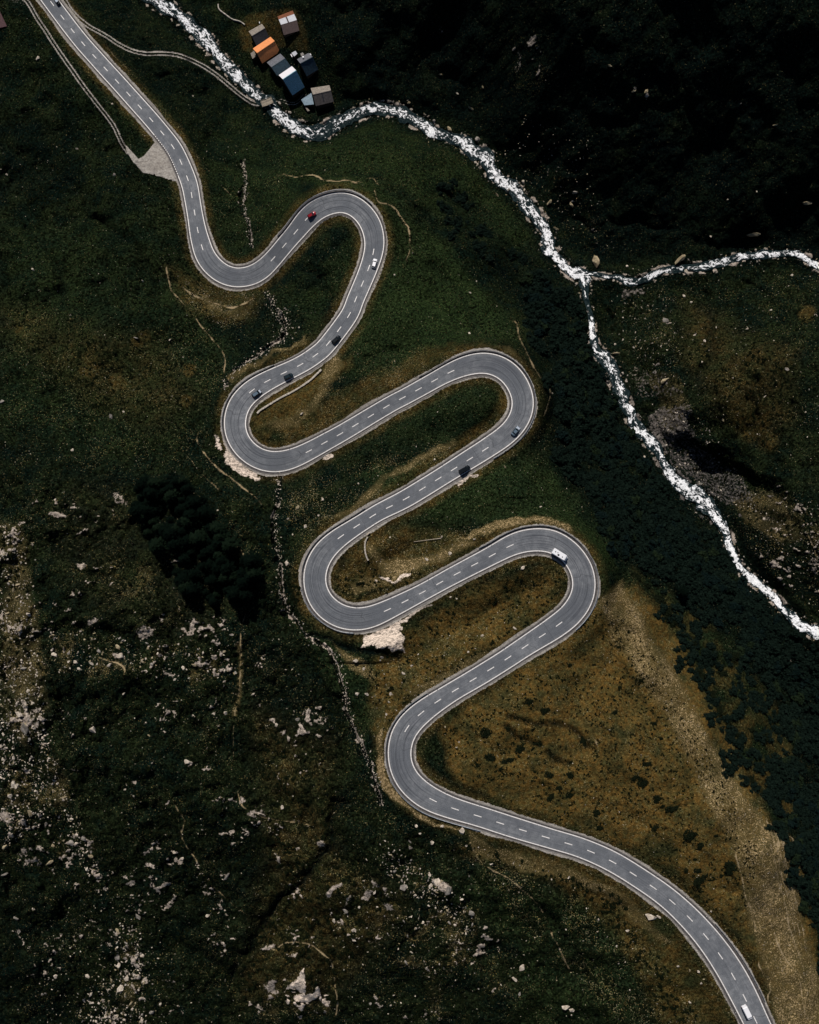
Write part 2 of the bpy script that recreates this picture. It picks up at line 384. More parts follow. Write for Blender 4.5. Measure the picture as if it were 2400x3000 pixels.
poly(D([(530, 900), (560, 830), (700, 760), (740, 760), (640, 860), (560, 930)]), 15, out=DRY, amt=.6)
poly(D([(560, 905), (900, 740), (1010, 720), (900, 800), (650, 930)]), 20, out=DRY, amt=.35)
poly(D([(850, 1010), (960, 930), (1030, 880), (1060, 800), (1070, 860), (980, 940)]), 15, out=DRY, amt=.5)
poly(D([(970, 1790), (1200, 1790), (1350, 1890), (1450, 2000), (1540, 2156), (1400, 2156), (1300, 1960), (1150, 1850)]), 30, out=DRY, amt=.5)
poly(D([(150, 690), (330, 720), (420, 850), (330, 900), (180, 830), (0, 700), (0, 640)]), 60, out=DRY, amt=.13)
poly(D([(340, 560), (420, 590), (560, 620), (540, 660), (470, 680), (380, 640)]), 25, out=DRY, amt=.26)
poly(D([(1440, 640), (1560, 700), (1680, 740), (1660, 900), (1540, 900), (1440, 760)]), 45, out=DRY, amt=.2)
poly(D([(160, 1010), (420, 1060), (500, 1250), (420, 1350), (200, 1300), (100, 1150)]), 60, out=DRY, amt=.05)
poly(D([(540, 1500), (700, 1560), (700, 1800), (860, 1900), (700, 2100), (500, 2100), (560, 1800)]), 60, out=DRY, amt=.2)
for u, v, r in [(1580, 890, 42), (1545, 860, 20), (1620, 930, 22), (1480, 690, 22), (1700, 660, 18), (395, 780, 14), (300, 720, 22), (190, 770, 25), (250, 800, 18), (40, 700, 14), (390, 840, 14), (415, 1100, 10)]:
    blob(u * 1.3913, v * 1.3913, r * 1.39, out=DRY, amt=.32)
DRY *= np.clip(.55 + n_mid * .95, 0, 1.2)
# --- fresher green
poly(D([(590, 370), (760, 375), (830, 420), (920, 500), (1000, 600), (1060, 660), (1100, 720), (960, 720), (800, 790), (720, 790), (760, 660), (820, 560), (810, 460), (700, 390)]), 25, out=LUSH, amt=.9)
poly(D([(600, 640), (690, 560), (740, 490), (760, 520), (735, 590), (660, 680)]), 15, out=LUSH, amt=.45)
poly(D([(430, 440), (500, 300), (620, 320), (640, 430), (540, 545), (460, 545)]), 20, out=LUSH, amt=.4)
poly(D([(560, 280), (700, 290), (820, 260), (960, 300), (1040, 400), (1100, 480), (1100, 560), (960, 480), (800, 370), (600, 350)]), 25, out=LUSH, amt=.55)
poly(D([(740, 1000), (1000, 960), (1160, 980), (1270, 1090), (1290, 1200), (1270, 1230), (1200, 1120), (1060, 1100), (900, 1080)]), 25, out=LUSH, amt=.8)
poly(D([(900, 820), (1040, 800), (1060, 850), (960, 930), (760, 950)]), 20, out=LUSH, amt=.35)
poly(D([(600, 1300), (700, 1350), (800, 1400), (800, 1560), (740, 1500)]), 20, out=LUSH, amt=.6)
poly(D([(830, 1810), (1000, 1850), (1250, 1900), (1450, 2060), (1500, 2156), (1100, 2156), (1100, 1990)]), 40, out=LUSH, amt=.45)
poly(D([(100, 150), (330, 210), (400, 300), (500, 240), (520, 300), (450, 400), (400, 450)]), 30, out=LUSH, amt=.25)
poly(D([(0, 480), (380, 440), (420, 620), (480, 760), (440, 900), (200, 1000), (0, 900)]), 60, out=LUSH, amt=.3)
LUSH *= np.clip(.25 + n_big * 1.5, 0, 1.2)
# --- dark heath, wet hollows, and terrain shade painted into the cover
poly(D([(620, -40), (1800, -40), (1800, 560), (1500, 530), (1250, 560), (1180, 480), (1060, 330), (930, 250), (800, 200), (720, 150)]), 25, out=DARK, amt=1.0)  # shade of the sun-averted hillside darkened into its ground cover
poly(D([(560, -40), (640, -40), (760, 190), (660, 240), (560, 150)]), 12, out=DARK, amt=.55)
poly(D([(1330, 840), (1480, 900), (1500, 980), (1640, 1080), (1800, 1200), (1800, 1340), (1600, 1220), (1480, 1040), (1380, 920)]), 20, out=DARK, amt=.85)
poly(D([(0, 240), (150, 260), (170, 400), (0, 420)]), 40, out=DARK, amt=.7)
poly(D([(270, 1000), (390, 1000), (480, 1130), (545, 1200), (500, 1260), (380, 1260), (330, 1160)]), 10, out=DARK, amt=.9, warp=.3)
poly(D([(60, 900), (250, 960), (280, 1090), (130, 1000), (0, 1020), (0, 930)]), 30, out=DARK, amt=.45)
poly(D([(560, 1300), (680, 1380), (720, 1480), (700, 1620), (560, 1500), (500, 1380)]), 40, out=DARK, amt=.55)
poly(D([(0, 1850), (120, 1900), (170, 2156), (0, 2156)]), 40, out=DARK, amt=.6)
poly(D([(260, 1780), (480, 1700), (620, 1830), (540, 1990), (420, 2050), (320, 1950)]), 50, out=DARK, amt=.45)
poly(D([(740, 2000), (900, 1960), (880, 2080), (760, 2100)]), 40, out=DARK, amt=.5)
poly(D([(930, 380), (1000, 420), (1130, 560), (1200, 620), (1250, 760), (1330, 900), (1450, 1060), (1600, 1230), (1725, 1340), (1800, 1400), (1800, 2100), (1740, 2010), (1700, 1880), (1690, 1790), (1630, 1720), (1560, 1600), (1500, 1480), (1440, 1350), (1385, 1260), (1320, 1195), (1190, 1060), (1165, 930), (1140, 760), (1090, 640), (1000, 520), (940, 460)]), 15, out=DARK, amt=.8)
poly(D([(480, 690), (560, 620), (590, 640), (600, 690), (560, 740), (500, 740)]), 15, out=DARK, amt=.5)  # deep shade between land forms painted as dark ground
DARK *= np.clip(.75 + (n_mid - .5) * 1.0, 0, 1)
poly(D([(250, -40), (330, 60), (500, 190), (420, 330), (330, 220), (200, 90)]), 20, out=DARK, amt=.35)
# --- bare soil, dry stalks, pebbles
poly(D([(1255, 1260), (1310, 1220), (1370, 1330), (1440, 1440), (1500, 1560), (1560, 1660), (1625, 1750), (1670, 1790), (1685, 1880), (1700, 1960), (1760, 2180), (1640, 2180), (1610, 2080), (1580, 1950), (1550, 1820), (1490, 1690), (1420, 1540), (1350, 1430), (1290, 1350)]), 17, out=SOIL, amt=.62, warp=.5)
poly(D([(1330, 1330), (1370, 1400), (1450, 1520), (1500, 1640), (1470, 1600), (1400, 1480)]), 30, out=SOIL, amt=.5)
poly(D([(1600, 1900), (1650, 1920), (1690, 2030), (1700, 2120), (1640, 2100)]), 30, out=SOIL, amt=.62)
for pts, soft, a in [([(760, 1130), (790, 1140), (820, 1180), (900, 1170), (1010, 1125), (1000, 1150), (900, 1200), (800, 1240), (790, 1200)], 12, .62),
                     ([(735, 1230), (770, 1215), (800, 1225), (790, 1250), (750, 1255)], 8, .55),
                     ([(960, 1140), (1050, 1085), (1130, 1085), (1200, 1110), (1240, 1160), (1200, 1130), (1130, 1102), (1060, 1105), (1000, 1130)], 5, .66),
                     ([(540, 900), (590, 870), (650, 850), (700, 790), (720, 790), (660, 870), (580, 910)], 12, .5),
                     ([(690, 755), (720, 745), (725, 770), (700, 800), (680, 800)], 9, .58),
                     ([(470, 800), (520, 770), (600, 730), (640, 705), (640, 718), (540, 770), (490, 815)], 6, .55),
                     ([(600, 940), (800, 835), (960, 750), (970, 758), (800, 850), (620, 945)], 6, .5),
                     ([(700, 1080), (800, 1010), (950, 925), (960, 935), (800, 1030), (720, 1090)], 8, .52),
                     ([(1000, 720), (1090, 740), (1130, 800), (1110, 770), (1060, 742), (1000, 735)], 5, .4),
                     ([(860, 1460), (990, 1390), (1120, 1320), (1130, 1330), (1000, 1405), (880, 1480)], 7, .5),
                     ([(790, 1550), (805, 1530), (812, 1600), (830, 1670), (900, 1720), (980, 1750), (900, 1735), (820, 1690), (795, 1620)], 5, .78),
                     ([(980, 1750), (1100, 1800), (1200, 1830), (1300, 1870), (1290, 1890), (1150, 1850), (1000, 1800)], 10, .52),
                     ([(1090, 1790), (1220, 1830), (1330, 1890), (1420, 1990), (1400, 1990), (1280, 1900)], 10, .5),
                     ([(400, 605), (470, 650), (540, 640), (560, 625), (500, 665), (430, 650)], 6, .42),
                     ([(700, 1350), (760, 1380), (800, 1420), (780, 1440), (740, 1400)], 10, .5),
                     ([(0, 1100), (50, 1100), (80, 1300), (110, 1500), (60, 1600), (0, 1500)], 20, .35),
                     ([(1360, 780), (1420, 790), (1450, 850), (1430, 930), (1400, 900)], 12, .3),
                     ([(1540, 1040), (1640, 1040), (1700, 1130), (1640, 1150), (1570, 1100)], 14, .35)]:
    poly(D(pts), soft, out=SOIL, amt=a)
SOIL *= np.clip(.55 + n_mid * .9, 0, 1.15)
# trails
def trail(pts, w, amt):
    c = resample(crv(pts, 3.0), 3.0); n = len(c); s = np.arange(n) * 3.0; off = float(c[0, 0] % 97)
    am = amt * np.clip(.50 + 1.0 * vnoise(s / 30 + off, s * 0, 5), .5, 1.0) * np.minimum(1, np.minimum(np.arange(n) + 2, n + 1 - np.arange(n)) / 14.0)
    ww = w * (.65 + .8 * vnoise(s / 18 + off, s * 0, 7))
    for i in range(n):
        S = window(c[i, 0], c[i, 1], ww[i] + 14)
        x = GU[S] + (WU[S] - GU[S]) * .3 - c[i, 0]; y = GV[S] + (WV[S] - GV[S]) * .3 - c[i, 1]
        TRAIL[S] = np.maximum(TRAIL[S], am[i] * sstep(ww[i] + 2.4, ww[i] - 2.4, np.hypot(x, y)))
TR = [(Z(800, 0, 2.156, [(-10, 1160), (0, 1150), (30, 1105), (80, 1095), (130, 1115), (200, 1105), (270, 1110), (340, 1140), (400, 1150), (450, 1140), (520, 1150), (560, 1140), (620, 1130), (650, 1160), (700, 1195), (740, 1215)]), 1.6, .8),
      (Z(800, 0, 2.156, [(620, 1160), (640, 1210), (660, 1270), (720, 1290), (780, 1320), (830, 1390), (860, 1440), (865, 1530), (850, 1600), (820, 1680)]), 2.2, .75),
      (Z(800, 0, 2.156, [(440, 1140), (480, 1148), (520, 1160), (580, 1160)]), 4, .72),
      (Z(800, 750, 2.156, [(1480, 400), (1530, 430), (1560, 520), (1600, 590), (1640, 680), (1690, 770), (1725, 800), (1745, 830), (1745, 900), (1720, 990), (1690, 1050)]), 2.4, .8),
      (Z(0, 750, 2.156, [(1045, 0), (1050, 100), (1075, 210), (1130, 275), (1210, 350), (1260, 430), (1330, 510), (1390, 590), (1415, 670), (1410, 740), (1395, 790)]), 2.0, .72),
      (Z(0, 750, 2.156, [(1130, 190), (1200, 240), (1290, 280), (1400, 310), (1470, 325), (1560, 295), (1640, 250)]), 3.2, .62),
      (Z(800, 2250, 2.156, [(-60, 1100), (0, 1150), (60, 1115), (130, 1105), (220, 1115), (300, 1160), (370, 1220), (390, 1300), (400, 1400), (410, 1500), (390, 1617)]), 2.4, .8),
      (Z(800, 2250, 2.156, [(1190, 440), (1270, 520), (1320, 600), (1400, 660), (1500, 710), (1600, 790), (1670, 860), (1710, 930), (1760, 1040), (1830, 1180), (1900, 1330)]), 2.4, .66),
      (Z(0, 2250, 2.156, [(1450, 80), (1490, 150), (1520, 230), (1580, 280), (1650, 310), (1725, 320), (1825, 340), (1925, 355), (1995, 375), (2020, 395)]), 1.8, .78),
      (Z(0, 2250, 2.156, [(1085, 200), (1120, 260), (1160, 330), (1155, 420), (1170, 480), (1210, 550), (1250, 630)]), 2.2, .85),
      (Z(0, 2250, 2.156, [(1310, 710), (1370, 770), (1440, 830), (1500, 890), (1560, 930), (1590, 1010)]), 1.6, .75),
      (Z(0, 1500, 2.156, [(590, 900), (680, 930), (740, 950), (785, 990), (770, 1040)]), 3.2, .85),
      (Z(0, 1500, 2.156, [(1575, 560), (1560, 620), (1525, 700), (1520, 780), (1525, 880), (1515, 980), (1510, 1100), (1490, 1250), (1480, 1380), (1480, 1600)]), 2.2, .6),
      (Z(0, 1500, 2.156, [(1515, 850), (1515, 1000), (1505, 1150), (1485, 1300)]), 9, .5),
      (Z(0, 1500, 2.156, [(1410, 50), (1480, 140), (1520, 240), (1575, 340)]), 1.6, .6),
      (Z(0, 750, 2.156, [(1120, 1210), (1200, 1290), (1290, 1390), (1380, 1480), (1400, 1570)]), 1.8, .6),
      (Z(0, 750, 2.156, [(1265, 1090), (1255, 1180), (1300, 1260), (1390, 1360), (1500, 1440), (1600, 1520), (1680, 1600)]), 3.0, .6),
      (Z(0, 0, 2.156, [(590, 130), (640, 230), (680, 310), (740, 380), (800, 440), (850, 510)]), 2.0, .5),
      (Z(0, 0, 2.156, [(1190, 880), (1250, 980), (1320, 1080), (1400, 1170), (1500, 1270)]), 1.6, .55),
      (Z(1600, 2250, 2.156, [(1180, 480), (1215, 620), (1260, 790), (1290, 880), (1325, 1000), (1330, 1080)]), 2.2, .7),
      (Z(1600, 2250, 2.156, [(1390, 470), (1440, 560), (1470, 700), (1500, 860), (1540, 1000), (1590, 1150), (1640, 1330)]), 2.0, .68),
      (Z(1600, 2250, 2.156, [(1420, 360), (1460, 460), (1480, 600), (1510, 760), (1560, 880)]), 2.0, .68),
      (Z(1600, 2250, 2.156, [(1450, 350), (1500, 480), (1520, 640), (1560, 780), (1600, 930)]), 2.0, .62),
      (Z(1600, 2250, 2.156, [(1410, 950), (1450, 1060), (1500, 1180), (1560, 1260), (1600, 1350), (1620, 1480), (1650, 1617)]), 2.2, .75),
      (Z(1600, 2250, 2.156, [(1320, 1160), (1345, 1250), (1390, 1330), (1410, 1400), (1390, 1450), (1420, 1560)]), 2.0, .75),
      (Z(1600, 1500, 2.156, [(240, 1340), (270, 1400), (310, 1450), (340, 1540)]), 2.5, .55),
      (Z(1600, 1500, 2.156, [(490, 890), (520, 940), (560, 1000)]), 3, .7),
      (Z(1600, 1500, 2.156, [(1620, 80), (1660, 160), (1700, 260), (1720, 330)]), 2.0, .7),
      (D([(545, 420), (590, 372), (640, 375)]), 1.2, .5), (D([(620, 1700), (580, 1680), (555, 1640)]), 1.2, .5)]
for k in range(4):
    TR.append((Z(1600, 2250, 2.156, [(1400 + 26 * k, 420), (1450 + 24 * k, 600), (1490 + 24 * k, 800), (1545 + 24 * k, 1010), (1600 + 22 * k, 1240)]), 1.8, .62))
for pts, w, a in TR:
    if w >= 9:
        stroke(pts, w, 8, out=SOIL, amt=a, warp=.6); continue
    trail(pts, w * .75 + .25, min(1, a * 1.25))
    stroke(pts, w * 2.2 + 2, 8, out=SOIL, amt=a * .26, warp=.6)
blob(1600 + 1290 / 2.156, 2250 + 885 / 2.156, 9, out=SOIL, amt=.9)
blob(1600 + 1405 / 2.156, 2250 + 445 / 2.156, 9, 14, out=SOIL, amt=.85)
for k in range(5):      # cattle terraces on the slope above the dark wood
    stroke(Z(1600, 2250, 2.156, [(1395 + k * 30, 330 + k * 22), (1430 + k * 32, 420 + k * 8), (1450 + k * 30, 500)]), 2.4, 2.5, out=TRAIL, amt=.8)
# bright flecks: stalks, little stones
FLECK[:] = .04
for pts, a in [([(380, 590), (600, 610), (560, 680), (470, 700), (380, 640)], .55), ([(1250, 1250), (1330, 1220), (1560, 1640), (1690, 1800), (1725, 2156), (1640, 2156), (1480, 1690), (1300, 1380)], .62),
               ([(930, 1545), (1170, 1350), (1270, 1250), (1400, 1500), (1580, 1800), (1560, 1960), (1330, 1790), (960, 1640)], .28), ([(780, 1390), (1100, 1250), (1180, 1260), (900, 1440), (790, 1600)], .4),
               ([(700, 1240), (760, 1130), (1060, 1100), (950, 1190), (780, 1260)], .6), ([(550, 920), (740, 750), (1010, 730), (900, 800), (650, 930)], .45), ([(600, 1000), (960, 930), (1000, 1000), (760, 1100), (640, 1200), (600, 1200)], .5),
               ([(870, 1330), (1190, 1180), (1150, 1280), (1000, 1320)], .4), ([(970, 1780), (1300, 1880), (1480, 2156), (1300, 2156), (1000, 1850)], .5), ([(0, 640), (480, 700), (460, 1000), (0, 1000)], .25), ([(0, 1000), (700, 1300), (800, 1700), (1000, 1800), (1200, 2156), (0, 2156)], .22),
               ([(1250, 600), (1725, 570), (1725, 1000), (1500, 900), (1350, 800)], .18), ([(1000, 700), (1130, 740), (1160, 900), (1150, 1000), (1100, 780)], .4), ([(540, 300), (1000, 300), (1100, 500), (800, 400)], .16), ([(430, 440), (620, 320), (560, 540)], .22)]:
    poly(D(pts), 30, out=FLECK, amt=a)
poly(D([(620, -40), (1800, -40), (1800, 540), (1250, 560), (1060, 330), (800, 200)]), 25, out=(_m := zeros())); FLECK *= 1 - .93 * _m
# --- rock
for pts, soft, a in [(Z(620, 1000, 4.3125, [(105, 1215), (150, 1235), (200, 1330), (300, 1460), (420, 1560), (560, 1640), (660, 1695), (600, 1735), (500, 1710), (350, 1695), (250, 1645), (140, 1540), (120, 1460), (160, 1380), (105, 1300)]), 4, .72),
                     (Z(620, 1000, 4.3125, [(0, 1220), (60, 1250), (110, 1330), (130, 1420), (60, 1380), (10, 1320)]), 4, .7),
                     (Z(800, 1500, 2.156, [(565, 838), (590, 805), (585, 780), (625, 770), (650, 742), (700, 738), (735, 728), (760, 695), (790, 700), (812, 738), (795, 770), (822, 800), (832, 835), (855, 892), (800, 872), (760, 882), (715, 852), (680, 858), (630, 838)]), 2, .74),
                     (Z(800, 1500, 2.156, [(780, 690), (860, 642), (985, 592), (990, 600), (865, 665), (800, 705)]), 2, 1.0),
                     (Z(860, 1480, 4.3125, [(1055, 925), (1110, 945), (1180, 950), (1240, 985), (1290, 940), (1380, 895), (1475, 900), (1470, 925), (1390, 930), (1300, 970), (1245, 1005), (1180, 980), (1070, 965)]), 1.5, 1.0),
                     (Z(860, 1480, 4.3125, [(1000, 965), (1035, 975), (1030, 1000), (1005, 995)]), 1.5, .9),
                     (Z(800, 2250, 2.156, [(205, 1255), (200, 1380), (190, 1420), (240, 1420), (280, 1380), (285, 1430), (240, 1490), (140, 1480), (130, 1440), (170, 1420), (130, 1390), (70, 1400), (140, 1320)]), 2, .85),
                     (Z(800, 2250, 2.156, [(1000, 690), (1060, 700), (1140, 750), (1130, 790), (1060, 780), (1010, 730)]), 3, .75),
                     (Z(800, 2250, 2.156, [(330, 780), (390, 735), (455, 720), (455, 745), (400, 780), (370, 825), (340, 820)]), 3, .9),
                     (Z(800, 2250, 2.156, [(560, 850), (600, 780), (640, 800), (620, 850)]), 5, .7),
                     (Z(800, 2250, 2.156, [(640, 720), (700, 745), (690, 780), (650, 760)]), 5, .65), (Z(800, 2250, 2.156, [(700, 765), (750, 770), (740, 800), (710, 795)]), 5, .7),
                     (Z(800, 2250, 2.156, [(480, 820), (520, 810), (510, 850), (460, 900), (445, 920)]), 5, .65), (Z(800, 2250, 2.156, [(680, 850), (740, 840), (760, 880), (700, 890)]), 5, .75),
                     (Z(800, 2250, 2.156, [(390, 960), (440, 940), (450, 980), (400, 985)]), 5, .7), (Z(800, 2250, 2.156, [(0, 540), (60, 560), (70, 620), (20, 590)]), 5, .65), (Z(800, 2250, 2.156, [(240, 460), (300, 460), (310, 490), (270, 500)]), 4, .7),
                     (Z(0, 2250, 2.156, [(0, 290), (60, 270), (90, 330), (60, 380), (10, 350)]), 6, .7), (Z(0, 2250, 2.156, [(1620, 1130), (1725, 1110), (1725, 1150), (1640, 1150)]), 4, .7), (Z(0, 2250, 2.156, [(1660, 1350), (1725, 1330), (1725, 1420), (1670, 1410)]), 5, .75),
                     (Z(0, 1500, 2.156, [(540, 690), (590, 665), (635, 675), (620, 700), (560, 720)]), 4, .75), (Z(0, 1500, 2.156, [(850, 740), (900, 710), (990, 710), (1000, 770), (900, 790)]), 7, .6), (Z(0, 1500, 2.156, [(720, 890), (780, 890), (790, 930), (730, 920)]), 4, .8),
                     (Z(0, 1500, 2.156, [(1000, 980), (1040, 1000), (1095, 1050), (1080, 1060), (1020, 1020)]), 4, .7), (Z(0, 1500, 2.156, [(310, 20), (360, 8), (420, 25), (410, 40), (330, 35), (305, 45)]), 2, .9), (Z(0, 1500, 2.156, [(480, 330), (540, 320), (570, 340), (520, 370)]), 4, .75),
                     (Z(0, 1500, 2.156, [(120, 1180), (165, 1190), (170, 1260), (215, 1340), (150, 1400), (120, 1360), (140, 1290)]), 4, .75), (Z(0, 750, 2.156, [(690, 1500), (750, 1490), (800, 1560), (760, 1590), (700, 1560)]), 8, .5),
                     (Z(1600, 750, 2.156, [(480, 210), (560, 200), (650, 215), (640, 250), (560, 260), (480, 290)]), 5, .55), (Z(1600, 750, 2.156, [(610, 1010), (700, 960), (760, 980), (800, 935), (890, 925), (930, 950), (900, 1010), (930, 1040), (860, 1090), (840, 1160), (800, 1215), (760, 1190), (720, 1200), (680, 1130), (640, 1100), (660, 1060)]), 9, .55),
                     (Z(1600, 750, 2.156, [(520, 740), (580, 690), (640, 720), (720, 740), (800, 800), (880, 860), (800, 910), (700, 890), (620, 900), (540, 860)]), 14, .42),
                     (Z(1600, 1500, 2.156, [(1400, 80), (1480, 70), (1520, 120), (1450, 140)]), 10, .55), (Z(1600, 1500, 2.156, [(1640, 290), (1725, 270), (1725, 380), (1660, 380)]), 10, .5), (Z(1600, 1500, 2.156, [(1350, 10), (1440, 0), (1460, 40), (1380, 50)]), 8, .5),
                     (Z(800, 0, 2.156, [(1520, 300), (1560, 290), (1580, 400), (1540, 470), (1510, 440)]), 8, .42), (Z(800, 0, 2.156, [(1030, 150), (1060, 140), (1085, 190), (1050, 230)]), 6, .4),
                     (Z(1600, 1500, 2.156, [(1530, 860), (1550, 900), (1570, 940), (1540, 940)]), 3, .9), (Z(1600, 0, 2.156, [(540, 560), (565, 560), (555, 590)]), 2, .7), (Z(1600, 0, 2.156, [(615, 585), (640, 565), (640, 600), (612, 615)]), 2, .8),
                     (Z(800, 750, 2.156, [(330, 1250), (390, 1235), (395, 1260), (350, 1285), (325, 1280)]), 2, 1.0), (Z(800, 750, 2.156, [(1180, 1455), (1230, 1420), (1260, 1390), (1300, 1370), (1300, 1380), (1240, 1440), (1190, 1468)]), 2, .9)]:
    poly(pts, soft + 4, out=ROCK, amt=a, warp=.85)
# broken ledges of rock in the wild heath
LED = zeros()
for pts, a in [([(0, 1000), (560, 1060), (620, 1300), (700, 1500), (750, 1780), (700, 2156), (0, 2156)], .45), ([(0, 1085), (50, 1100), (60, 1260), (85, 1400), (110, 1560), (180, 1700), (215, 1840), (150, 1850), (60, 1760), (0, 1790)], 1.0),
               ([(100, 1320), (200, 1330), (330, 1350), (490, 1370), (500, 1430), (400, 1450), (250, 1430), (120, 1430)], 1.0), ([(330, 1170), (420, 1160), (460, 1230), (430, 1260), (340, 1250)], .85), ([(220, 1130), (420, 1170), (440, 1330), (250, 1320)], .85), ([(250, 1930), (310, 1960), (310, 2156), (150, 2156), (190, 2080), (240, 2050)], .9),
               ([(540, 1480), (640, 1540), (700, 1640), (600, 1680), (520, 1600)], .8), ([(570, 1700), (640, 1700), (640, 1830), (580, 1820)], .9), ([(660, 1820), (860, 1790), (1010, 1900), (1010, 2040), (880, 2060), (700, 1980)], .95), ([(540, 2040), (720, 2030), (740, 2156), (540, 2156)], .9), ([(760, 2040), (920, 2000), (960, 2156), (760, 2156)], .7), ([(960, 1900), (1060, 1950), (1110, 2120), (1000, 2120)], .6),
               ([(1540, 1000), (1640, 1020), (1760, 1100), (1760, 1290), (1640, 1220), (1540, 1090)], .85), ([(1330, 620), (1440, 640), (1450, 850), (1360, 800)], .55), ([(1040, 60), (1140, 60), (1160, 180), (1080, 200)], .6), ([(1100, 330), (1210, 380), (1280, 520), (1200, 500)], .55)]:
    poly(D(pts), 40, out=LED, amt=a)
_wx = GX + (fbm(GX / 5, GY / 5, 3, 131) - .5) * 6; _wy = GY + (fbm(GX / 5, GY / 5, 3, 137) - .5) * 4
ledge = sstep(.63, .71, fbm(_wx / 3.6, _wy / 2.5, 4, 123, .65) + (fbm(GX / 17, GY / 17, 3, 127) - .5) * .55 - .10 * (1 - LED))
ROCK = np.maximum(ROCK, ledge * sstep(.15, .6, LED) * np.clip(.25 + (fbm(GX / 1.5, GY / 1.5, 2, 139) - .38) * 3.2, 0, .9))
SOIL = np.maximum(SOIL, LED * np.clip((n_mid - .52) * 2.6, 0, .34))
# how pale the bare rock is
PALEM = np.full(GU.shape, .48, np.float32)
for u, v, r in [(700, 1330, 110), (1130, 1880, 1), (1170, 1700, 70), (970, 1345, 30), (900, 2900, 80), (1360, 1400, 60), (1060, 1790, 200), (2320, 1920, 30)]: blob(u, v, r, out=PALEM, amt=1.0, warp=.2)
for _p, _a in [(D([(1385, 890), (1470, 930), (1560, 1000), (1600, 1060), (1530, 1060), (1450, 1010), (1400, 950)]), .5), (D([(1375, 850), (1440, 870), (1480, 920), (1420, 930), (1390, 900)]), .55)]: ROCK = np.maximum(ROCK, poly(_p, 16, amt=_a))
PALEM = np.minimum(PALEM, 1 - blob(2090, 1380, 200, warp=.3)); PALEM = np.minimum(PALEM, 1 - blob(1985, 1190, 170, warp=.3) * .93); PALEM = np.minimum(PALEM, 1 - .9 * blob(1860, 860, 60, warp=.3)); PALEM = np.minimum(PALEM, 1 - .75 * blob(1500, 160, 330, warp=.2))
# shores
shore = sstep(14, 0, wd)
ROCK = np.maximum(ROCK, shore * np.clip((n_sm - .42) * 3.2, 0, .9))
DARK = np.maximum(DARK, sstep(30, 4, wd) * .6)
# --- gravel: verge of the road, farm tracks, lay-by
pxm = 1.0 / (K * (H - GZ))                             # photo units per metre
offr = (rd - rhw) / pxm                                # metres outside the white line
nv = fbm(GX / 1.3, GY / 1.3, 2, 77); nvl = fbm(GX / 14, GY / 14, 2, 78)
vw = 1.75 + (nv - .5) * .5 + (nvl - .5) * 1.2
GRAV = np.maximum(GRAV, sstep(vw + .25, vw - .2, offr))
DRY = np.where(offr < 6, np.maximum(DRY, .5 * sstep(6, 2, offr) * n_mid * 1.6), DRY)
FLECK = np.where(offr < 7, np.maximum(FLECK, .4 * sstep(7, 2, offr)), FLECK)
poly(Z(0, 0, 2.156, [(985, 885), (1040, 960), (1090, 1040), (1128, 1140), (1095, 1148), (1030, 1125), (960, 1098), (900, 1085), (835, 1020), (790, 950), (795, 925), (870, 1002), (905, 985), (950, 930)]), 3, out=GRAV, amt=.9, warp=.25)
def two_ruts(c, gap, w, amt):
    c = resample(crv(c, 3.0), 3.0)
    d = np.gradient(c, axis=0); d /= np.hypot(d[:, 0], d[:, 1])[:, None]
    for s in (-1, 1):
        stroke(np.column_stack([c[:, 0] - d[:, 1] * gap * s, c[:, 1] + d[:, 0] * gap * s])[::4], w, 1.6, out=GRAV, amt=amt, warp=.08)
TW = Z(0, 0, 2.156, [(90, -60), (165, 3), (225, 98), (288, 192), (350, 290), (425, 395), (505, 510), (590, 625), (660, 715), (712, 785), (750, 865), (782, 930), (830, 985)])
TE = Z(0, 0, 2.156, [(385, -50), (415, 15), (475, 98), (560, 165), (650, 215), (740, 275), (830, 320), (920, 338), (1010, 336), (1100, 345), (1200, 375), (1290, 420), (1370, 475), (1450, 540), (1530, 605), (1600, 650), (1660, 655)])
two_ruts(TW, 4.6, 2.0, 1.0)
two_ruts(TE, 4.6, 2.1, .95)
two_ruts(Z(700, 20, 5.39, [(540, 1478), (640, 1470), (740, 1500), (830, 1530), (930, 1500), (1040, 1390), (1060, 1320)]), 3.5, 1.6, .7)
two_ruts(Z(700, 20, 5.39, [(1000, 1160), (930, 1000), (820, 880), (730, 780), (650, 680), (590, 580), (540, 480)]), 3.0, 1.0, .4)
two_ruts(Z(0, 0, 2.156, [(150, 20), (110, 5), (60, 12), (0, 45), (-60, 90)]), 3.2, 1.3, .5)
# grass round the hamlet
poly(Z(700, 20, 5.39, [(0, 500), (150, 150), (600, 30), (900, 40), (1050, 300), (1100, 640), (700, 620), (560, 700), (200, 800), (20, 700)]), 10, out=DRY, amt=.45)
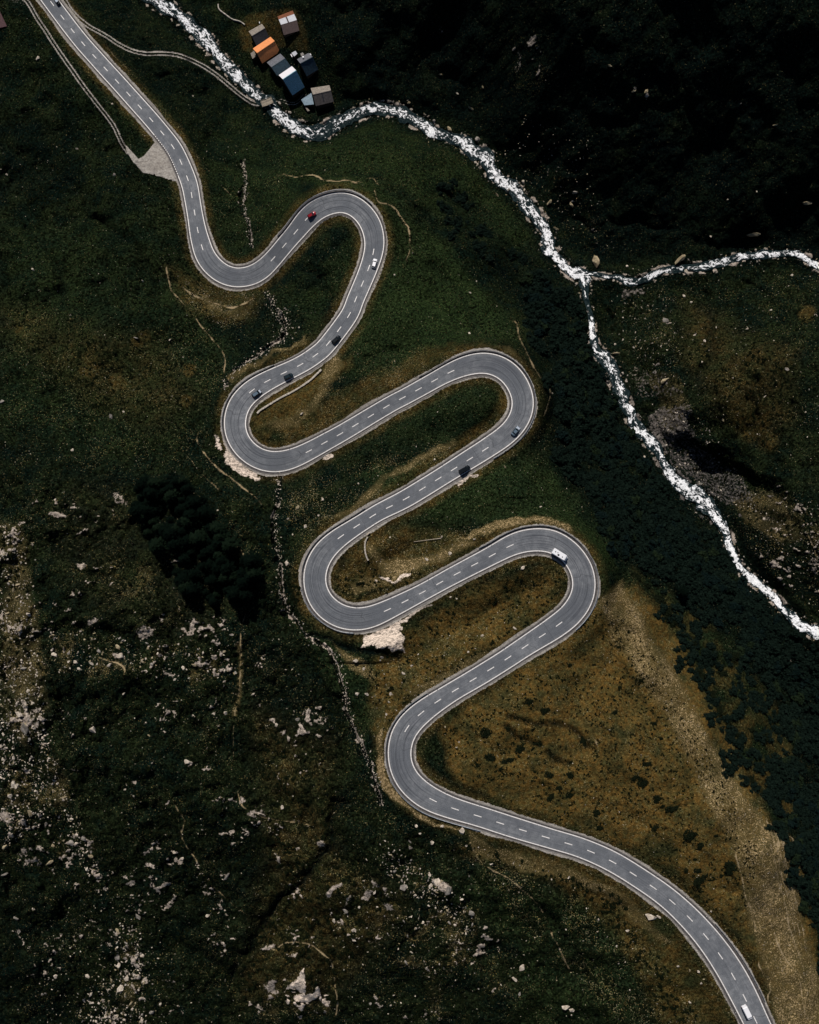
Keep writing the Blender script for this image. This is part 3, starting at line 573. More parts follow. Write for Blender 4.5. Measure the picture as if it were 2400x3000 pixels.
# creeks: dark water line with pale stones beside; outcrop shade painted too
CREEKS = [(D([(585, 1000), (582, 1060), (575, 1100), (580, 1140), (588, 1180), (590, 1240), (600, 1280), (625, 1312), (650, 1345), (690, 1370), (712, 1400), (722, 1450), (735, 1510), (760, 1570), (785, 1630), (803, 1700)]), 4.0),
          (D([(470, 815), (500, 775), (545, 745), (590, 712), (598, 680), (580, 650), (560, 620)]), 4.0),
          (D([(525, 520), (520, 480), (512, 440), (514, 390), (510, 340)]), 2.5),
          (D([(725, 1690), (690, 1770), (640, 1840), (590, 1900), (530, 1970), (480, 2050)]), 14.0), (D([(650, 1345), (700, 1350), (780, 1365), (850, 1378)]), 8.0),  # second line also paints the dark shadow at the outcrop's foot
          (D([(1390, 1990), (1395, 2060), (1400, 2150)]), 2.0) if False else (Z(800, 2250, 2.156, [(1240, 930), (1275, 1020), (1290, 1130), (1310, 1250), (1325, 1400)]), 2.5),
          (Z(800, 2250, 2.156, [(770, 1220), (800, 1150), (850, 1080), (930, 1040), (980, 990)]), 3.0)]
CARVE = zeros()
for pts, w in CREEKS:
    stroke(pts, w * (.7 if w > 10 else 1), 3 + w * .9 * (w > 4.5), out=DARK, amt=1.0, warp=1.3 if w > 4.5 else .6)
    stroke(pts, w * (.8 if w > 10 else 1), 5 + w * (w > 4.5), out=CARVE, amt=1.0 + w * .045, warp=1.3 if w > 4.5 else .6)
for pts, a in [(CREEKS[0][0], 9), (CREEKS[1][0], 9), (CREEKS[2][0], 6)]:
    m = stroke(pts, a, 8, warp=.8)
    ROCK = np.maximum(ROCK, m * np.clip((n_sm - .54) * 5.5, 0, 1) * (1 - np.minimum(CARVE, 1) * .5))
    ROCK = np.maximum(ROCK, stroke([(p[0] + 6, p[1]) for p in pts], 2.2, 3, warp=.5) * np.clip((n_mid - .36) * 5, 0, .8))
for h in [[(120, 1160), (200, 1200), (260, 1260)], [(170, 1320), (260, 1335), (350, 1335)], [(380, 1480), (440, 1560), (480, 1660)], [(120, 1420), (150, 1560), (230, 1650)], [(560, 1350), (590, 1450), (620, 1560)], [(330, 1700), (400, 1790), (430, 1900)], [(860, 1980), (920, 1940), (990, 1900)], [(640, 1600), (650, 1700), (620, 1790)], [(1100, 1880), (1180, 1960), (1230, 2060), (1260, 2156)],
          [(200, 460), (280, 520), (330, 620)], [(60, 480), (120, 560), (140, 650)], [(0, 1930), (90, 1960), (170, 2060)], [(280, 60), (330, 140), (420, 250)], [(440, 300), (500, 360), (560, 440)], [(620, 560), (700, 620), (690, 700)], [(900, 560), (980, 640), (1010, 700)], [(1480, 620), (1500, 720), (1460, 800)], [(1600, 800), (1580, 900), (1640, 980)]]:
    stroke(D(h), 9, 20, out=CARVE, amt=1.25, warp=1.0); stroke(D(h), 7, 16, out=DARK, amt=.5, warp=1.0)  # carved gullies, their shade also darkened into the ground cover
# hollows and old ditches on the brown meadow
HOL = [Z(800, 1500, 2.156, [(1480, 1300), (1560, 1310), (1640, 1345), (1725, 1345)]), Z(1600, 1500, 2.156, [(0, 1335), (90, 1345), (160, 1375), (210, 1420), (250, 1480)]), Z(800, 1500, 2.156, [(1460, 1360), (1520, 1400), (1600, 1440), (1680, 1480)]), Z(1600, 1500, 2.156, [(0, 1520), (60, 1560), (150, 1600)]), Z(1600, 1500, 2.156, [(420, 880), (470, 960), (560, 1080), (640, 1200), (720, 1330)]), Z(1600, 2250, 2.156, [(1365, 1290), (1390, 1330), (1395, 1370)])]
for k, h in enumerate(HOL):
    q = .35 if k == 4 else .85
    stroke(h, 8, 10, out=DARK, amt=q, warp=.55); stroke(h, 6, 10, out=CARVE, amt=q * .8, warp=.55)
stroke(Z(1600, 1500, 2.156, [(440, 900), (500, 1010), (590, 1110), (680, 1260)]), 22, 22, out=LUSH, amt=.7)
FLECK = np.maximum(np.maximum(FLECK, LED * .5), np.clip(SOIL * 1.5, 0, .85))
FLECK *= np.clip((n_mid - .28) * 3.0, .1, 1.25)
thin = poly(D([(1330, 1190), (1480, 1300), (1620, 1450), (1680, 1600), (1690, 1720), (1640, 1740), (1570, 1620), (1500, 1500), (1430, 1360)]), 20)
DARK *= 1 - .75 * thin; DRY = np.maximum(DRY, thin * np.clip((n_mid - .35) * 1.6, 0, .6)); LUSH = np.maximum(LUSH, thin * .4)
for m in (DRY, LUSH, DARK, SOIL, ROCK, GRAV, FLECK): np.clip(m, 0, 1, out=m)

# ------------------------------------------------------------------ fine relief
rough_amt = 1.0 - .75 * np.maximum(GRAV, sstep(4, 2, offr))
hum = (fbm(GX / 14, GY / 14, 4, 51) - .5) * 2.6 + (fbm(GX / 3.2, GY / 3.2, 3, 61) - .5) * 1.1 + (rng.random(GU.shape) - .5) * .22
left_wild = zeros(); poly(D([(-60, 1000), (560, 1000), (700, 1350), (800, 1700), (1000, 1800), (1300, 2000), (1300, 2260), (-60, 2260)]), 60, out=left_wild)
hum = hum + (fbm(GX / 42, GY / 42, 3, 52) - .5) * 12.0 * sstep(2, 22, offr) + (fbm(GX / 20, GY / 20, 3, 53) - .5) * 6.5 * sstep(2, 14, offr)
_rg = 1 - np.abs(fbm((GX + GY * .3) / 26, GY / 34, 4, 57) - .5) * 9
hum = hum - np.clip(_rg, 0, 1) * 1.6 * sstep(4, 14, offr)
hum = hum + left_wild * ((fbm(GX / 10, GY / 10, 4, 71, .6) - .5) * 8.5 + (fbm(GX / 2.0, GY / 2.0, 2, 72) - .5) * .8)
rid = np.abs(fbm(GX / 12, GY / 12, 3, 83) - .5)
hum = hum + DARK * (fbm(GX / 2.5, GY / 2.5, 3, 91) - .5) * 1.2
ham = poly(Z(700, 20, 5.39, [(-100, 300), (250, 50), (900, -40), (1150, 300), (1350, 700), (1650, 1200), (1600, 1650), (1150, 1750), (700, 1500), (350, 1200), (0, 850)]), 30, warp=0)
ham = poly([(-160, -60), (60, -60), (70, 120), (-160, 170)], 40, warp=0, out=ham)
hum = hum * (1 - .9 * ham)
GZ = GZ + hum * rough_amt
GZ = GZ + ROCK * (.6 + (fbm(GX / 3, GY / 3, 4, 95, .7) - .45) * 3.4) * (offr > 2.5) - CARVE * 1.8
def mound(u, v, r, h):
    S = window(u, v, r * 2.2); d = np.hypot(GU[S] - u, GV[S] - v) / r
    GZ[S] += h * np.exp(-d * d * 1.2)
for u, v, r, h in [(1090, 1865, 55, 3.5), (1150, 1900, 35, 2.0), (800 + 200 / 2.156, 2250 + 1360 / 2.156, 55, 3.5), (840, 2830, 90, 4), (2000, 1200, 55, 4.5), (1970, 1270, 40, 4), (410, 1790, 60, 3), (300, 1810, 40, 3), (2100, 1255, 30, -2.2), (350, 1500, 60, 3), (1640, 2090, 0.1, 0), (1130, 2620, 80, 4), (990, 2610, 60, 3), (1290, 2590, 60, 3), (620, 2330, 110, 4)]:
    mound(u, v, max(r, 1), h)
# steep shaded cliff above the lower stream
S = window(2150, 1380, 330)
_x = GU[S] + (WU[S] - GU[S]) * 1.2; _y = GV[S] + (WV[S] - GV[S]) * 1.2
_d = (_x - 2000) * -.5 + (_y - 1245) * .866; _a = (_x - 2000) * .866 + (_y - 1245) * .5
GZ[S] -= (6.5 * sstep(0, 46, _d) * (1 - sstep(60, 170, _d))) * sstep(-60, 20, _a) * sstep(430, 250, _a)
# river beds
GZ = np.where(wd < 40, GZ * sstep(-2, 40, wd) + (wz + .15 * (n_sm - .5)) * (1 - sstep(-2, 40, wd)), GZ)
GZ = np.where(wd < 8, np.minimum(GZ, wz - .1 - .7 * sstep(5, -6, wd) + 1.0 * np.clip((n_sm - .5) * 3, 0, 1) * (wd > -4)), GZ)
# the road bed, cut into or built out of the slope
wroad = sstep(9.0, 2.6, offr)
GZ = GZ * (1 - wroad) + (rzz - .10) * wroad
GZ = np.where(offr < 2.4, np.where(offr < 1.5, rzz - .12, np.minimum(GZ, rzz - .04)), GZ)
GX = (GU - 1200) * K * (H - GZ); GY = (1500 - GV) * K * (H - GZ)

def ground(u, v):
    i = min(max(np.searchsorted(AU, u) - 1, 0), NU - 2); j = min(max(np.searchsorted(AV, v) - 1, 0), NV - 2)
    fx = (u - AU[i]) / (AU[i + 1] - AU[i]); fy = (v - AV[j]) / (AV[j + 1] - AV[j])
    return float((GZ[j, i] * (1 - fx) + GZ[j, i + 1] * fx) * (1 - fy) + (GZ[j + 1, i] * (1 - fx) + GZ[j + 1, i + 1] * fx) * fy)
def P(u, v, z): return Vector(((u - 1200) * K * (H - z), (1500 - v) * K * (H - z), z))
def PG(u, v, h=0.0): return P(u, v, ground(u, v)) + Vector((0, 0, h))
def mask_at(M, u, v): return float(M[min(NV - 1, max(0, np.searchsorted(AV, v))), min(NU - 1, max(0, np.searchsorted(AU, u)))])

# ------------------------------------------------------------------ materials of the ground
def ground_material():
    n = NT("alpine_ground")
    p = n.pos()
    a = n.sep(n.attr("cover_a").outputs['Color']); b = n.sep(n.attr("cover_b").outputs['Color']); c = n.sep(n.attr("cover_c").outputs['Color'])
    DRYs, LUSHs, DARKs = a[0], a[1], a[2]; SOILs, ROCKs, GRAVs = b[0], b[1], b[2]; FLs = c[0]
    nA = n.noise(p, .11, 4, .6); nB = n.noise(p, .55, 3, .6); nC = n.noise(p, 1.15, 3, .65); nD = n.noise(p, 2.7, 1, .5)
    g = n.mix(n.ss(nA, .35, .65), (.0026, .0056, .0038), (.0074, .0108, .0045))
    g = n.mix(n.math('MULTIPLY', LUSHs, n.ss(nB, .25, .7, .5, 1)), g, (.0125, .0205, .0070))
    dry = n.mix(n.ss(nB, .35, .65), (.090, .052, .0135), (.060, .047, .0150))
    dry = n.mix(n.ss(nA, .45, .7), dry, (.030, .030, .0115))
    g = n.mix(DRYs, g, dry)
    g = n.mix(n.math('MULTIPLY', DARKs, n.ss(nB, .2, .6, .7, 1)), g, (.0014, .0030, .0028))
    sp = n.math('MULTIPLY', n.ss(nC, .32, .70, .22, 2.0), n.ss(nD, .25, .75, .45, 1.6))
    dq = n.math('MULTIPLY', DRYs, .55); sp = n.math('ADD', n.math('MULTIPLY', sp, n.math('SUBTRACT', 1.0, dq)), n.math('MULTIPLY', dq, .95))
    spc = n.n('CombineColor'); [n.set(spc.inputs[i], sp) for i in range(3)]
    g = n.mix(1.0, g, spc.outputs[0], 'MULTIPLY')
    # stalks and little stones
    nF = n.noise(p, 2.3, 1, .5); nF2 = n.noise(n.scalevec(p, (1, 1, 1)), 3.9, 0, .5)
    thr = n.lin(FLs, 0, 1, .70, .46)
    fl = n.math('MULTIPLY', n.ss(n.math('SUBTRACT', nF, thr), 0, .06), n.ss(nF2, .40, .58))
    g = n.mix(n.math('MULTIPLY', fl, .9), g, n.mix(n.ss(nB, .4, .62), (.21, .15, .055), (.26, .22, .13)))
    soil_c = n.mix(n.ss(nC, .3, .7), (.088, .060, .024), (.36, .26, .135))
    g = n.mix(n.math('MULTIPLY', n.ss(SOILs, .12, .7), .8), g, n.mix(n.ss(nD, .3, .7), (.047, .037, .0135), (.105, .080, .034)))
    sm = n.math('ADD', SOILs, n.math('MULTIPLY', n.math('SUBTRACT', nF, .5), 1.5))
    sm = n.math('ADD', sm, n.math('MULTIPLY', n.math('SUBTRACT', nB, .5), .5))
    sm = n.math('SUBTRACT', sm, .09)
    sm = n.math('MULTIPLY', n.ss(sm, .50, .85), n.ss(SOILs, .05, .25))
    g = n.mix(sm, g, soil_c)
    tm = n.math('ADD', c[1], n.math('MULTIPLY', n.math('SUBTRACT', n.noise(p, .35, 3, .6), .5), 1.0))
    tm = n.math('ADD', tm, n.math('MULTIPLY', n.math('SUBTRACT', nD, .5), .5))
    g = n.mix(n.math('MULTIPLY', n.ss(tm, .3, .75), n.ss(c[1], .05, .3)), g, n.mix(nC, (.16, .116, .058), (.38, .29, .175)))
    rk = n.noise(n.scalevec(p, (.9, 1.6, 2.5)), .8, 5, .7, .6)
    rock_c = n.mix(n.ss(rk, .36, .60), n.mix(c[2], (.009, .010, .011), (.19, .16, .13)), n.mix(c[2], (.115, .102, .092), (.78, .64, .52)))
    rm = n.math('ADD', ROCKs, n.math('MULTIPLY', n.math('SUBTRACT', n.noise(p, .9, 4, .65), .5), 1.5))
    rm = n.math('MULTIPLY', n.ss(rm, .42, .62), n.ss(ROCKs, .06, .25))
    g = n.mix(rm, g, rock_c)
    gv_c = n.mix(n.ss(nC, .25, .75), (.24, .215, .185), (.44, .405, .36))
    gv_c = n.mix(n.ss(nA, .45, .7, 0, .5), gv_c, (.20, .175, .15))
    gv_c = n.mix(n.ss(nB, .46, .70, 0, .55), gv_c, (.135, .120, .112))
    gm = n.ss(n.math('ADD', GRAVs, n.math('MULTIPLY', n.math('SUBTRACT', nD, .5), .9)), .35, .65)
    g = n.mix(gm, g, gv_c)
    n.base(g)
    n.rough(1.0); n.spec(0.0)
    n.bump(n.math('ADD', n.math('MULTIPLY', nC, .7), n.math('MULTIPLY', nD, .4)), 1.0, .5)
    return n.m
M_GROUND = ground_material()

V = np.column_stack([GX.ravel(), GY.ravel(), GZ.ravel()])
idx = np.arange(NU * NV).reshape(NV, NU)
Fq = np.column_stack([idx[1:, :-1].ravel(), idx[1:, 1:].ravel(), idx[:-1, 1:].ravel(), idx[:-1, :-1].ravel()])
g_ob = big_mesh("ground", V, Fq, M_GROUND, smooth=True)
tag(g_ob, kind="structure")
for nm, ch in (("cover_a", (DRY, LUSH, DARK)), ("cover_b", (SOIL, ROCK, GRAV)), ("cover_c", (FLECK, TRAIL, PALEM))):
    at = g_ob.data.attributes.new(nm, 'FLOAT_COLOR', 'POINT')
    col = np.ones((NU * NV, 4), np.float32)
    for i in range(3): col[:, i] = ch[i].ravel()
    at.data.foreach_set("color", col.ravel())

# ------------------------------------------------------------------ the road and its markings
RW = np.array([P(rc[i, 0], rc[i, 1], rz[i]) for i in range(NR)])           # centre line in metres
RH = rc[:, 2] * K * (H - rz)                                                # half width between the white lines
RT = np.gradient(RW, axis=0); RT /= np.linalg.norm(RT, axis=1)[:, None]
RN = np.column_stack([RT[:, 1], -RT[:, 0], np.zeros(NR)]); RN /= np.linalg.norm(RN, axis=1)[:, None]   # towards the traced A side or not, fixed below
ia = near(915, 1700)
# side +1 = the A line
sideA = np.sign(np.dot(RN[ia][:2], (np.array(P(860 + 138 / 4.3125, 1480 + 1040 / 4.3125, rz[ia])) - RW[ia])[:2]))
RN *= sideA
RS = np.concatenate([[0], np.cumsum(np.linalg.norm(np.diff(RW, axis=0), axis=1))])
curv = gsmooth(np.abs(np.gradient(np.unwrap(np.arctan2(RT[:, 1], RT[:, 0])))) / np.gradient(RS), 12)

def ribbon(name, i0, i1, offs, mat, dz, parent=None, uvscale=1.0):
    """strip following the road, offs: function i -> list of offsets in metres"""
    rows = []; uvs = []
    for i in range(i0, i1 + 1):
        o = offs(i)
        for x in o:
            rows.append(RW[i] + RN[i] * x + np.array([0, 0, dz])); uvs.append((x / RH[i], RS[i]))
    k = len(offs(i0)); n = i1 - i0 + 1
    ii = np.arange(n * k).reshape(n, k)
    F = np.column_stack([ii[:-1, :-1].ravel(), ii[:-1, 1:].ravel(), ii[1:, 1:].ravel(), ii[1:, :-1].ravel()])
    a = np.array(rows)
    e1_ = a[F[0][1]] - a[F[0][0]]; e2_ = a[F[0][2]] - a[F[0][0]]
    if np.cross(e1_, e2_)[2] < 0: F = F[:, ::-1]
    ob = big_mesh(name, a, F, mat, parent=parent)
    uvl = ob.data.uv_layers.new(name="road_uv")
    li = np.zeros(len(ob.data.loops), np.int32); ob.data.loops.foreach_get("vertex_index", li)
    uvl.data.foreach_set("uv", np.array(uvs, np.float32)[li].ravel())
    return ob

def asphalt_material():
    n = NT("asphalt")
    uv = n.n('UVMap', uv_map="road_uv").outputs[0]
    s = n.n('SeparateXYZ'); n.set(s.inputs[0], uv)
    x, y = s.outputs[0], s.outputs[1]
    p = n.pos()
    cur = n.attr("bend").outputs['Fac']
    big = n.noise(p, .06, 3, .6); mid = n.noise(p, .5, 3, .6); fine = n.noise(p, 5.5, 2, .7)
    c = n.mix(n.ss(big, .36, .62), (.124, .132, .145), (.192, .198, .208))
    c = n.mix(n.ss(mid, .38, .62, 0, .7), c, (.118, .125, .136))
    c = n.mix(1.0, c, n.mix(n.ss(fine, .2, .8), (.66, .66, .66), (1.34, 1.34, 1.34)), 'MULTIPLY')
    ax = n.math('ABSOLUTE', x)
    # polished wheel tracks, dark rubber arcs in the bends
    cv = n.n('CombineXYZ'); n.set(cv.inputs[0], n.math('MULTIPLY', x, 9.0)); n.set(cv.inputs[1], n.math('MULTIPLY', y, .045))
    st = n.noise(cv.outputs[0], 1.0, 3, .6)
    cv2 = n.n('CombineXYZ'); n.set(cv2.inputs[0], n.math('MULTIPLY', x, 26.0)); n.set(cv2.inputs[1], n.math('MULTIPLY', y, .03))
    st2 = n.noise(cv2.outputs[0], 1.0, 2, .5)
    inside = n.ss(ax, .85, .70)
    dk = n.math('MULTIPLY', n.ss(st, .42, .72), n.math('MULTIPLY', inside, n.lin(cur, 0, 1, .34, .72)))
    c = n.mix(dk, c, (.055, .059, .070))
    dk2 = n.math('MULTIPLY', n.ss(st2, .60, .72), n.math('MULTIPLY', inside, n.lin(cur, 0, 1, .05, .75)))
    c = n.mix(dk2, c, (.036, .039, .047))
    for x0 in (.36, -.30):
        w = n.math('SUBTRACT', x, n.math('ADD', x0, n.math('MULTIPLY', n.math('SUBTRACT', n.noise(n.scalevec(uv, (0, .02, 0)), 1.0, 2), .5), .5)))
        arc = n.ss(n.math('ABSOLUTE', w), .045, .01)
        c = n.mix(n.math('MULTIPLY', arc, n.ss(cur, .35, .8, 0, .6)), c, (.034, .037, .044))
    # seam near the middle
    seam = n.ss(n.math('ABSOLUTE', n.math('SUBTRACT', x, .05)), .022, .008)
    c = n.mix(n.math('MULTIPLY', seam, n.ss(n.noise(n.scalevec(uv, (0, .03, 0)), 1.0, 2), .42, .6, 0, .45)), c, (.04, .04, .045))
    jt = n.math('FRACT', n.math('ADD', n.math('MULTIPLY', y, 1 / 19.0), n.math('MULTIPLY', n.noise(n.scalevec(uv, (.4, .02, 0)), 1.0, 3), 1.2)))
    c = n.mix(n.math('MULTIPLY', n.ss(jt, .022, .008), n.ss(n.noise(p, .11, 2), .48, .62, 0, .55)), c, (.045, .046, .05))
    sec = n.noise(n.scalevec(uv, (.25, .035, 0)), 1.0, 3, .6)
    c = n.mix(n.ss(sec, .5, .66, 0, .38), c, (.085, .090, .102))
    # brownish inner margin, dark shoulder outside the line
    c = n.mix(n.ss(ax, .82, .98, 0, .35), c, (.20, .175, .155))
    out = n.ss(ax, 1.015, 1.03)
    sh = n.mix(n.ss(n.noise(p, 1.2, 3), .3, .7), (.075, .068, .066), (.15, .138, .13))
    c = n.mix(out, c, sh)
    gut = n.math('MULTIPLY', n.ss(ax, 1.07, 1.10), n.ss(ax, 1.19, 1.16))
    c = n.mix(n.math('MULTIPLY', gut, .75), c, (.040, .036, .036))
    edge = n.ss(n.math('ADD', ax, n.math('MULTIPLY', n.math('SUBTRACT', fine, .5), .08)), 1.24, 1.28)
    c = n.mix(edge, c, n.mix(mid, (.17, .155, .14), (.30, .28, .255)))
    # repairs: darker rectangular patches
    for y0, y1, x0, x1 in PATCHES:
        f = n.math('MULTIPLY', n.math('MULTIPLY', n.math('GREATER_THAN', y, y0), n.math('LESS_THAN', y, y1)), n.math('MULTIPLY', n.math('GREATER_THAN', x, x0), n.math('LESS_THAN', x, x1)))
        c = n.mix(n.math('MULTIPLY', f, .4), c, (.062, .066, .074))
    n.base(c); n.rough(.9); n.spec(.08)
    n.bump(fine, .25, .03)
    return n.m
def s_at(u, v): return float(RS[near(u, v)])
q1 = s_at(815, 740); q2 = s_at(1130, 1235); q3 = s_at(1612, 1852); q4 = s_at(905, 640)
PATCHES = [(q1 - 4, q1 + 4, -.95, .95), (q2, q2 + .35, -.95, .95), (q3, q3 + .3, -.95, .95), (s_at(1270, 1710), s_at(1270, 1710) + .3, -.95, .95), (s_at(1400, 1335), s_at(1400, 1335) + .3, -.95, .95)]
M_ASPH = asphalt_material()
road = ribbon("road", 0, NR - 1, lambda i: [-RH[i] - 1.15, -RH[i] * .5, 0, RH[i] * .5, RH[i] + 1.15], M_ASPH, 0.0)
at = road.data.attributes.new("bend", 'FLOAT', 'POINT')
at.data.foreach_set("value", np.repeat(np.clip((curv - .012) / .04, 0, 1), 5).astype(np.float32))
tag(road, kind="structure")
def paint_mat():
    n = NT("road_paint")
    f = n.noise(n.pos(), 2.5, 3, .7)
    n.base(n.mix(n.ss(f, .25, .55), (.36, .34, .32), (.82, .78, .74))); n.rough(.6)
    return n.m
M_PAINT = paint_mat()
LW = .17
lay_s0, lay_s1 = near(447, 400), near(524, 515)
ribbon("edge_line", 0, NR - 1, lambda i: [-RH[i] - LW, -RH[i] + LW], M_PAINT, .012, road)
# the A line is broken along the gravel lay-by
def strip_pieces(name, pieces, half, off, dz, parent, mat):
    V = []; F = []
    for s0, s1 in pieces:
        ss = np.linspace(s0, s1, max(2, int((s1 - s0) / .6) + 1))
        b0 = len(V)
        for s in ss:
            c = np.array([np.interp(s, RS, RW[:, k]) for k in range(3)]); nr = np.array([np.interp(s, RS, RN[:, k]) for k in range(3)])
            h = float(np.interp(s, RS, RH)) * off
            V.append(c + nr * (h - half) + np.array([0, 0, dz])); V.append(c + nr * (h + half) + np.array([0, 0, dz]))
        for k in range(len(ss) - 1):
            f = [b0 + 2 * k, b0 + 2 * k + 1, b0 + 2 * k + 3, b0 + 2 * k + 2]
            e1_ = V[f[1]] - V[f[0]]; e2_ = V[f[2]] - V[f[0]]
            F.append(f if np.cross(e1_, e2_)[2] > 0 else f[::-1])
    return mesh_obj(name, V, F, mat, parent)
sA, sB = RS[lay_s0], RS[lay_s1]
pieces = [(0.0, sA)] + [(s, s + .55) for s in np.arange(sA + .6, sB, 1.25)] + [(sB, float(RS[-1]))]
strip_pieces("edge_line", pieces, LW, 1.0, .012, road, M_PAINT)
SEG = [((153, 10), (590.7, 725), 18), ((799.4, 756.8), (900, 638.5), 4), ((1094.8, 739.4), (737.8, 1146), 12), ((906.8, 1322.8), (1322.7, 1089.5), 10), ((1425, 1320.5), (996.8, 1571), 10), ((1137, 1788.4), (1497, 1602), 8), ((1641, 1831), (1193, 2136), 10), ((1269, 2345.5), (2214.6, 2986), 18)]
dashes = []
for a, b, cnt in SEG:
    s0, s1 = s_at(*a), s_at(*b)
    for s in np.linspace(s0, s1, cnt): dashes.append((s - 1.45, s + 1.45))
sl = s_at(2214.6, 2986)
dashes += [(sl + 8.2 * k - 1.45, sl + 8.2 * k + 1.45) for k in (1, 2)]
strip_pieces("centre_dashes", dashes, .16, .0, .012, road, M_PAINT)

# ------------------------------------------------------------------ mountain stream
def water_material():
    n = NT("white_water")
    p = n.pos()
    at = n.attr("foam").outputs['Fac']
    uv = n.n('UVMap', uv_map="flow").outputs[0]
    v1 = n.noise(n.scalevec(uv, (1.0, .5, 1)), .42, 5, .62, 1.6)
    v2 = n.noise(n.scalevec(uv, (1.0, .55, 1)), 1.3, 4, .7, .8)
    v3 = n.noise(p, 1.6, 3, .75)
    h = n.math('ADD', n.math('MULTIPLY', v1, .58), n.math('ADD', n.math('MULTIPLY', v2, .30), n.math('MULTIPLY', v3, .20)))
    t = n.math('ADD', n.math('MULTIPLY_ADD', h, 2.7, -.98), n.math('MULTIPLY', n.math('SUBTRACT', at, .5), .75))
    f = n.ss(t, .47, .60)
    c = n.mix(n.ss(v2, .4, .7), (.004, .010, .012), (.028, .042, .042))
    c = n.mix(f, c, n.mix(n.ss(v3, .3, .6), (.50, .52, .53), (.90, .89, .89)))
    n.base(c)
    n.rough(n.lin(f, 0, 1, .6, .9)); n.spec(.01)
    n.bump(h, .8, .5)
    return n.m
M_WATER = water_material()
def stream(name, arr, zz, skip=0):
    n = len(arr); k = 13
    d = np.gradient(arr[:, :2], axis=0); d /= np.hypot(d[:, 0], d[:, 1])[:, None]
    for c in (0, 1): d[:, c] = gsmooth(d[:, c], 4)
    d /= np.hypot(d[:, 0], d[:, 1])[:, None]
    V = []; uv = []; fo = []
    s = np.arange(n) * 3.0
    wl = .78 * arr[:, 2] * (1 + (fbm(s / 26, s * 0, 3, 4) - .5) * 1.5); wr = .78 * arr[:, 2] * (1 + (fbm(s / 26, s * 0, 3, 9) - .5) * 1.5)
    acc = 0; last = None
    for i in range(n):
        pc = P(arr[i, 0], arr[i, 1], zz[i])
        if last is not None: acc += (pc - last).length
        last = pc
        for j in range(k):
            t = j / (k - 1) * 2 - 1
            w = wl[i] if t < 0 else wr[i]
            u_, v_ = arr[i, 0] - d[i, 1] * w * t * 1.12, arr[i, 1] + d[i, 0] * w * t * 1.12
            q = P(u_, v_, zz[i])
            fo.append(np.clip(arr[i, 3] - .09 - .42 * abs(t) ** 2.0, 0, 1))
            lump = (float(fbm(np.array([q.x / 1.6]), np.array([q.y / 1.6]), 3, 17)[0]) - .5) * 1.0 * arr[i, 3]
            V.append((q.x, q.y, q.z + .05 + lump * (1 - abs(t) ** 2) + .12 * (1 - t * t)))
            uv.append((w * t * K * (H - zz[i]), acc))
    ii = np.arange(n * k).reshape(n, k)
    F = np.column_stack([ii[:-1, :-1].ravel(), ii[:-1, 1:].ravel(), ii[1:, 1:].ravel(), ii[1:, :-1].ravel()])
    a = np.array(V)
    if np.cross(a[F[0][1]] - a[F[0][0]], a[F[0][2]] - a[F[0][0]])[2] < 0: F = F[:, ::-1]
    ob = big_mesh(name, a, F, M_WATER, smooth=True)
    l = ob.data.uv_layers.new(name="flow")
    li = np.zeros(len(ob.data.loops), np.int32); ob.data.loops.foreach_get("vertex_index", li)
    l.data.foreach_set("uv", np.array(uv, np.float32)[li].ravel())
    at = ob.data.attributes.new("foam", 'FLOAT', 'POINT'); at.data.foreach_set("value", np.array(fo, np.float32))
    return tag(ob, kind="structure")
stream("river", riv, rivz)
stream("tributary_stream", trib, tribz)

# ------------------------------------------------------------------ boulders and stones
def rock_mat(name, lo, hi, sc=1.6):
    n = NT(name)
    p = n.obj()
    a = n.noise(p, sc, 4, .65); b = n.noise(n.scalevec(p, (1, 1.6, 3)), sc * 3, 3, .7)
    c = n.mix(n.ss(a, .3, .65), lo, hi)
    c = n.mix(n.ss(b, .5, .68, 0, .55), c, tuple(x * .35 for x in lo))
    n.base(c); n.rough(1.0); n.spec(0.0); n.bump(b, .8, .15)
    return n.m
M_RPALE = rock_mat("pale_rock", (.28, .23, .175), (.64, .55, .45))
M_RGREY = rock_mat("grey_rock", (.12, .108, .095), (.31, .275, .235))
M_RTAN = rock_mat("tan_rock", (.15, .118, .07), (.38, .31, .20))
M_RLICH = rock_mat("lichen_rock", (.13, .125, .11), (.30, .28, .24))
def hull_rock(seed, flat=.6, n=17):
    r = random.Random(seed)
    bm = bmesh.new()
    sx, sy = r.uniform(.75, 1.1), r.uniform(.55, .95)
    for _ in range(n):
        v = Vector((r.gauss(0, 1), r.gauss(0, 1), r.gauss(0, 1))).normalized() * r.uniform(.85, 1.08)
        bm.verts.new((v.x * sx * .5, v.y * sy * .5, v.z * flat * .5))
    res = bmesh.ops.convex_hull(bm, input=list(bm.verts))
    dele = [g for g in res['geom_interior'] if isinstance(g, bmesh.types.BMVert)]
    bmesh.ops.delete(bm, geom=dele, context='VERTS')
    loose = [v for v in bm.verts if not v.link_faces]
    bmesh.ops.delete(bm, geom=loose, context='VERTS')
    bmesh.ops.recalc_face_normals(bm, faces=list(bm.faces))
    return bm
ROCKS = []
for i in range(12):
    bm = hull_rock(100 + i, .55 + .05 * (i % 4), 14 + i % 5)
    me = bpy.data.meshes.new("boulder")
    bm.to_mesh(me); bm.free()
    me.materials.append([M_RPALE, M_RPALE, M_RGREY, M_RPALE, M_RTAN, M_RGREY][i % 6])
    ROCKS.append(me)
PALE = [i for i in range(12) if i % 6 in (0, 1, 3)]; GREY = [i for i in range(12) if i % 6 in (2, 5)]; TAN = [i for i in range(12) if i % 6 == 4]
n_boulders = 0
